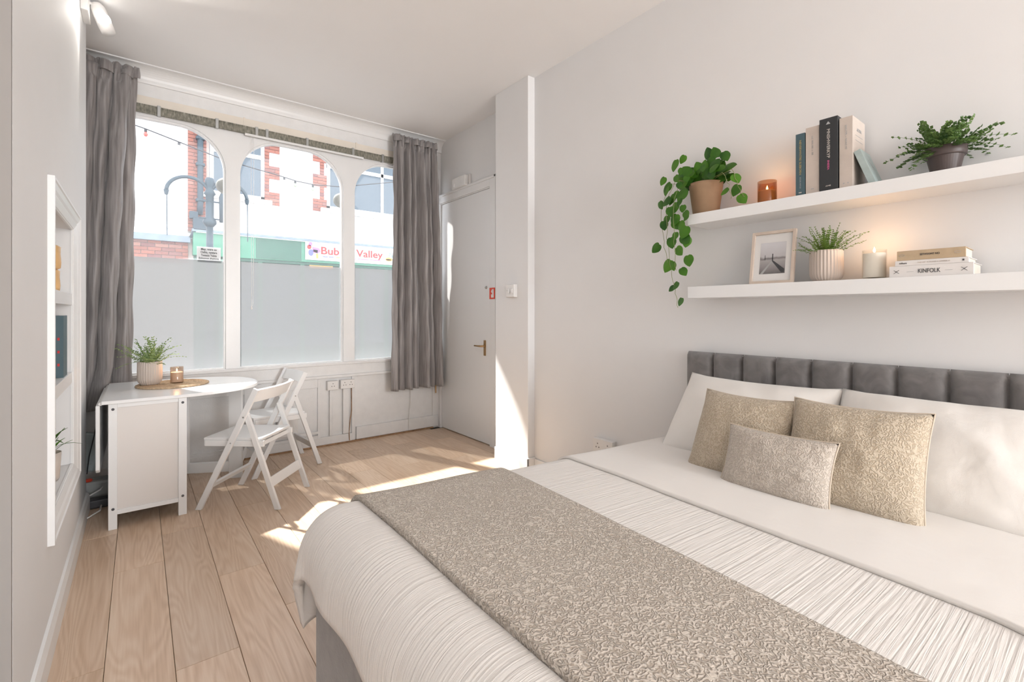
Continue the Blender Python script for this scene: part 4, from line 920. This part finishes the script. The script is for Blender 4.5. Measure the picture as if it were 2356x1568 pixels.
# fascia and banner
fc = thing('shop_fascia', 'long green painted shop fascia board opposite the window', 'fascia', (3, YF, 2.7))
MB().box(.88, 9, YF-.18, YF, 2.44, 2.93).build('board', M['green'], fc, bevel=.01); MB().box(.86, 9, YF-.24, YF, 2.93, 2.985).build('cornice', M['slate'], fc, bevel=.005)
MB().box(.93, 9, YF-.22, YF-.0, 2.915, 2.935).build('bead', M['upvc'], fc)
MB().box(2.05, 3.0, YF-.19, YF-.18, 2.46, 2.90).build('panel', M['dkgreen'], fc)
MB().box(1.7, 9, YF-.13, YF-.02, 2.38, 2.44).build('lower_rail', M['dkgreen'], fc)
for x in (1.35, 2.1, 3.0, 3.9, 4.45, 5.1, 5.9): box('shop_mullion', M['green'], x, x+.09, YF-.1, YF-.01, -.15, 2.40, fc)
for x0, x1 in ((1.44, 2.1), (2.19, 3.0), (3.09, 3.9), (3.99, 4.45), (4.54, 5.1), (5.19, 5.9)): box('shop_pane', M['extglass'], x0, x1, YF-.05, YF-.02, .45, 2.3, fc)
box('awning_board', M['borange'], 3.2, 3.75, YF-.12, YF-.10, 2.31, 2.38, fc)
bn = thing('shop_banner', 'white vinyl banner with red lettering on the green fascia', 'banner', (4.2, YF-.2, 2.73))
MB().box(3.085, 5.33, YF-.205, YF-.195, 2.50, 2.925).build('sheet', M['banner'], bn); yb = YF-.208
text('lettering', 'Bubble Valley', .25, (4.21, yb, 2.73), (1, 0, 0), (0, 0, 1), M['bred'], bn, width=1.56, bold=.006)
def blob(pts, m): MB().prism(pts, yb-.002, yb, 'xzy').build('emblem_shape', m, bn)
def circ(x, z, rx, rz, n=14): return [(x+rx*math.cos(2*PI*i/n), z+rz*math.sin(2*PI*i/n)) for i in range(n)]
blob(circ(3.20, 2.87, .045, .05), M['bpurple']); blob(circ(3.17, 2.80, .05, .055), M['bred']); blob(circ(3.21, 2.67, .06, .08), M['bblue']); blob([(3.24, 2.81), (3.40, 2.79), (3.44, 2.71), (3.36, 2.66), (3.25, 2.70)], M['bpurple']); blob([(3.26, 2.75), (3.37, 2.74), (3.36, 2.67), (3.27, 2.67)], M['bpink'])
blob([(3.32, 2.66), (3.38, 2.66), (3.38, 2.54), (3.33, 2.54)], M['borange']); blob(circ(5.17, 2.64, .10, .055), M['borange']); blob(circ(5.16, 2.63, .08, .02), M['bred']); blob(circ(5.20, 2.79, .035, .03), M['bgrey']); blob(circ(5.26, 2.73, .03, .04), M['bgrey']); blob(circ(5.18, 2.74, .03, .02), M['bgrey'])
for x0, x1, m_ in ((3.48, 3.60, M['bblue']), (3.62, 3.74, M['bblue']), (3.80, 4.05, M['borange']), (4.08, 4.30, M['bpink']), (4.34, 4.62, M['bpink']), (4.66, 4.95, M['bpink'])):
    MB().box(x0, x1, yb-.002, yb, 2.585, 2.605).build('small_print', m_, bn)
# upper windows with brick quoins
def ext_window(label, x0, x1, z0, z1, mull, tr_):
    t = thing('sash_window', label, 'window', ((x0+x1)/2, YF, z0), 0, 'first floor windows opposite')
    MB().box(x0, x1, YF-.05, YF-.01, z0, z0+.07).box(x0, x1, YF-.05, YF-.01, z1-.07, z1).box(x0, x0+.07, YF-.05, YF-.01, z0, z1).box(x1-.07, x1, YF-.05, YF-.01, z0, z1).build('frame', M['upvc'], t)
    for x in mull: box('glazing_bar', M['upvc'], x-.035, x+.035, YF-.055, YF-.01, z0, z1, t)
    xs_ = [x0]+list(mull)+[x1]
    for a, b_ in zip(xs_, xs_[1:]):
        box('transom', M['upvc'], a, b_, YF-.055, YF-.01, tr_-.045, tr_+.045, t)
        box('pane', M['extglass'], a+.04, b_-.04, YF-.03, YF-.02, z0+.05, tr_-.04, t); box('pane', M['extglass'], a+.04, b_-.04, YF-.03, YF-.02, tr_+.04, z1-.05, t)
    box('sill', M['stone'], x0-.15, x1+.15, YF-.12, YF, z0-.10, z0, t); return t
ext_window('upper window with brick quoins, left one on white facade opposite', 1.19, 2.24, 3.80, 5.3, (1.72,), 4.75)
ext_window('wide upper window right of the other on the white facade opposite', 3.63, 6.2, 3.80, 5.3, (5.05, 5.75), 4.85)
q1 = thing('brick_quoins', 'toothed red brick quoins right of the left upper window opposite', 'brickwork', (2.35, YF, 3.6), 0, 'brick quoins opposite')
bricks(q1, 2.25, 2.5, 3.72, 5.4, YF-.01, lambda r: (2.25, 2.56 if (r//4) % 2 == 0 else 2.40))
q2 = thing('brick_quoins', 'toothed red brick quoins left of the wide upper window opposite', 'brickwork', (3.5, YF, 3.6), 0, 'brick quoins opposite')
bricks(q2, 3.4, 3.62, 3.72, 5.4, YF-.01, lambda r: (3.31 if (r//4) % 2 == 0 else 3.47, 3.62))
# street column with basket arms
sc = thing('street_column', 'dark iron street column with curved hanging-basket arms outside the window', 'street column', (.845, 8.5, -.15))
MB().tube([(.845, 8.5, -.15), (.845, 8.5, .8), (.845, 8.5, .85), (.845, 8.5, 3.0)], [.07, .07, .05, .045], 14).build('pole', M['iron'], sc, smooth=True)
MB().lathe([(.05, 2.55), (.09, 2.60), (.09, 2.64), (.055, 2.70), (.055, 3.02), (.08, 3.05), (.06, 3.09), (.045, 3.13), (.05, 3.16), (.065, 3.20), (.065, 3.25), (.05, 3.29), (0, 3.30)], (.845, 8.5, 0), 20).build('finial', M['iron'], sc, smooth=True)
def arc(xa, za, xb, zb, h, n=16): return [(xa+(xb-xa)*t, 8.5, za+(zb-za)*t+h*math.sin(PI*t)) for t in [i/n for i in range(n+1)]]
def basket_arm(sgn, xe):
    pts = [(.845+sgn*.03, 8.5, 2.95)]+[(.845+sgn*(abs(xe-.845)*(.5-.5*math.cos(a))+.0), 8.5, 3.02+.24*math.sin(a)) for a in [PI*(.12+.88*i/16) for i in range(17)]]
    MB().tube(pts, .026, 8).build('arm', M['iron'], sc, smooth=True); e = pts[-1]
    MB().tube([(e[0], 8.5, e[2]+.01), (e[0], 8.5, e[2]-.06)], [.035, .02], 8).build('hook', M['iron'], sc)
    MB().tube([(e[0]+.005, 8.5, e[2]-.05), (e[0]+.01, 8.5, e[2]-.65)], .007, 6).build('chain', M['iron'], sc)
basket_arm(-1, .31); basket_arm(1, 1.345)
MB().tube([(.99, 8.42, 2.62), (.985, 8.42, 3.0), (1.02, 8.42, 3.10), (1.08, 8.42, 3.14)], .03, 8).build('lamp_pipe', M['iron'], sc, smooth=True)
for z in (2.66, 2.92): MB().tube([(.70, 8.46, z+.01), (1.02, 8.44, z)], .012, 6).build('crossbar', M['iron'], sc)
# festoon cable and bulbs
ctl = [(-1.2, 4.1), (-.05, 3.864), (.073, 3.84), (.46, 3.74), (1.0, 3.60), (1.5, 3.53), (1.8, 3.49), (2.07, 3.445), (2.35, 3.43), (2.8, 3.47), (4.5, 3.9)]
fcable = thing('festoon_lights', 'string of small coloured bulbs on dark cable across the street', 'string lights', (.8, 8.45, 3.6))
MB().tube([(x, 8.45, z) for x, z in ctl], .008, 6).build('cable', M['blackpl'], fcable, smooth=True)
for (x, z, mm) in ((.073, 3.835, 'bulbred'), (.46, 3.735, 'bulbw'), (1.88, 3.475, 'bulbw'), (2.05, 3.445, 'bulbg'), (2.33, 3.425, 'bulbg'), (-.7, 4.0, 'bulbg')):
    MB().tube([(x, 8.45, z), (x, 8.45, z-.04)], .018, 8).build('lamp_holder', M['blackpl'], fcable)
    MB().lathe([(.012, -.04), (.026, -.065), (.026, -.08), (.015, -.10), (0, -.105)], (x, 8.45, z), 10).build('bulb', M[mm], fcable, smooth=True)
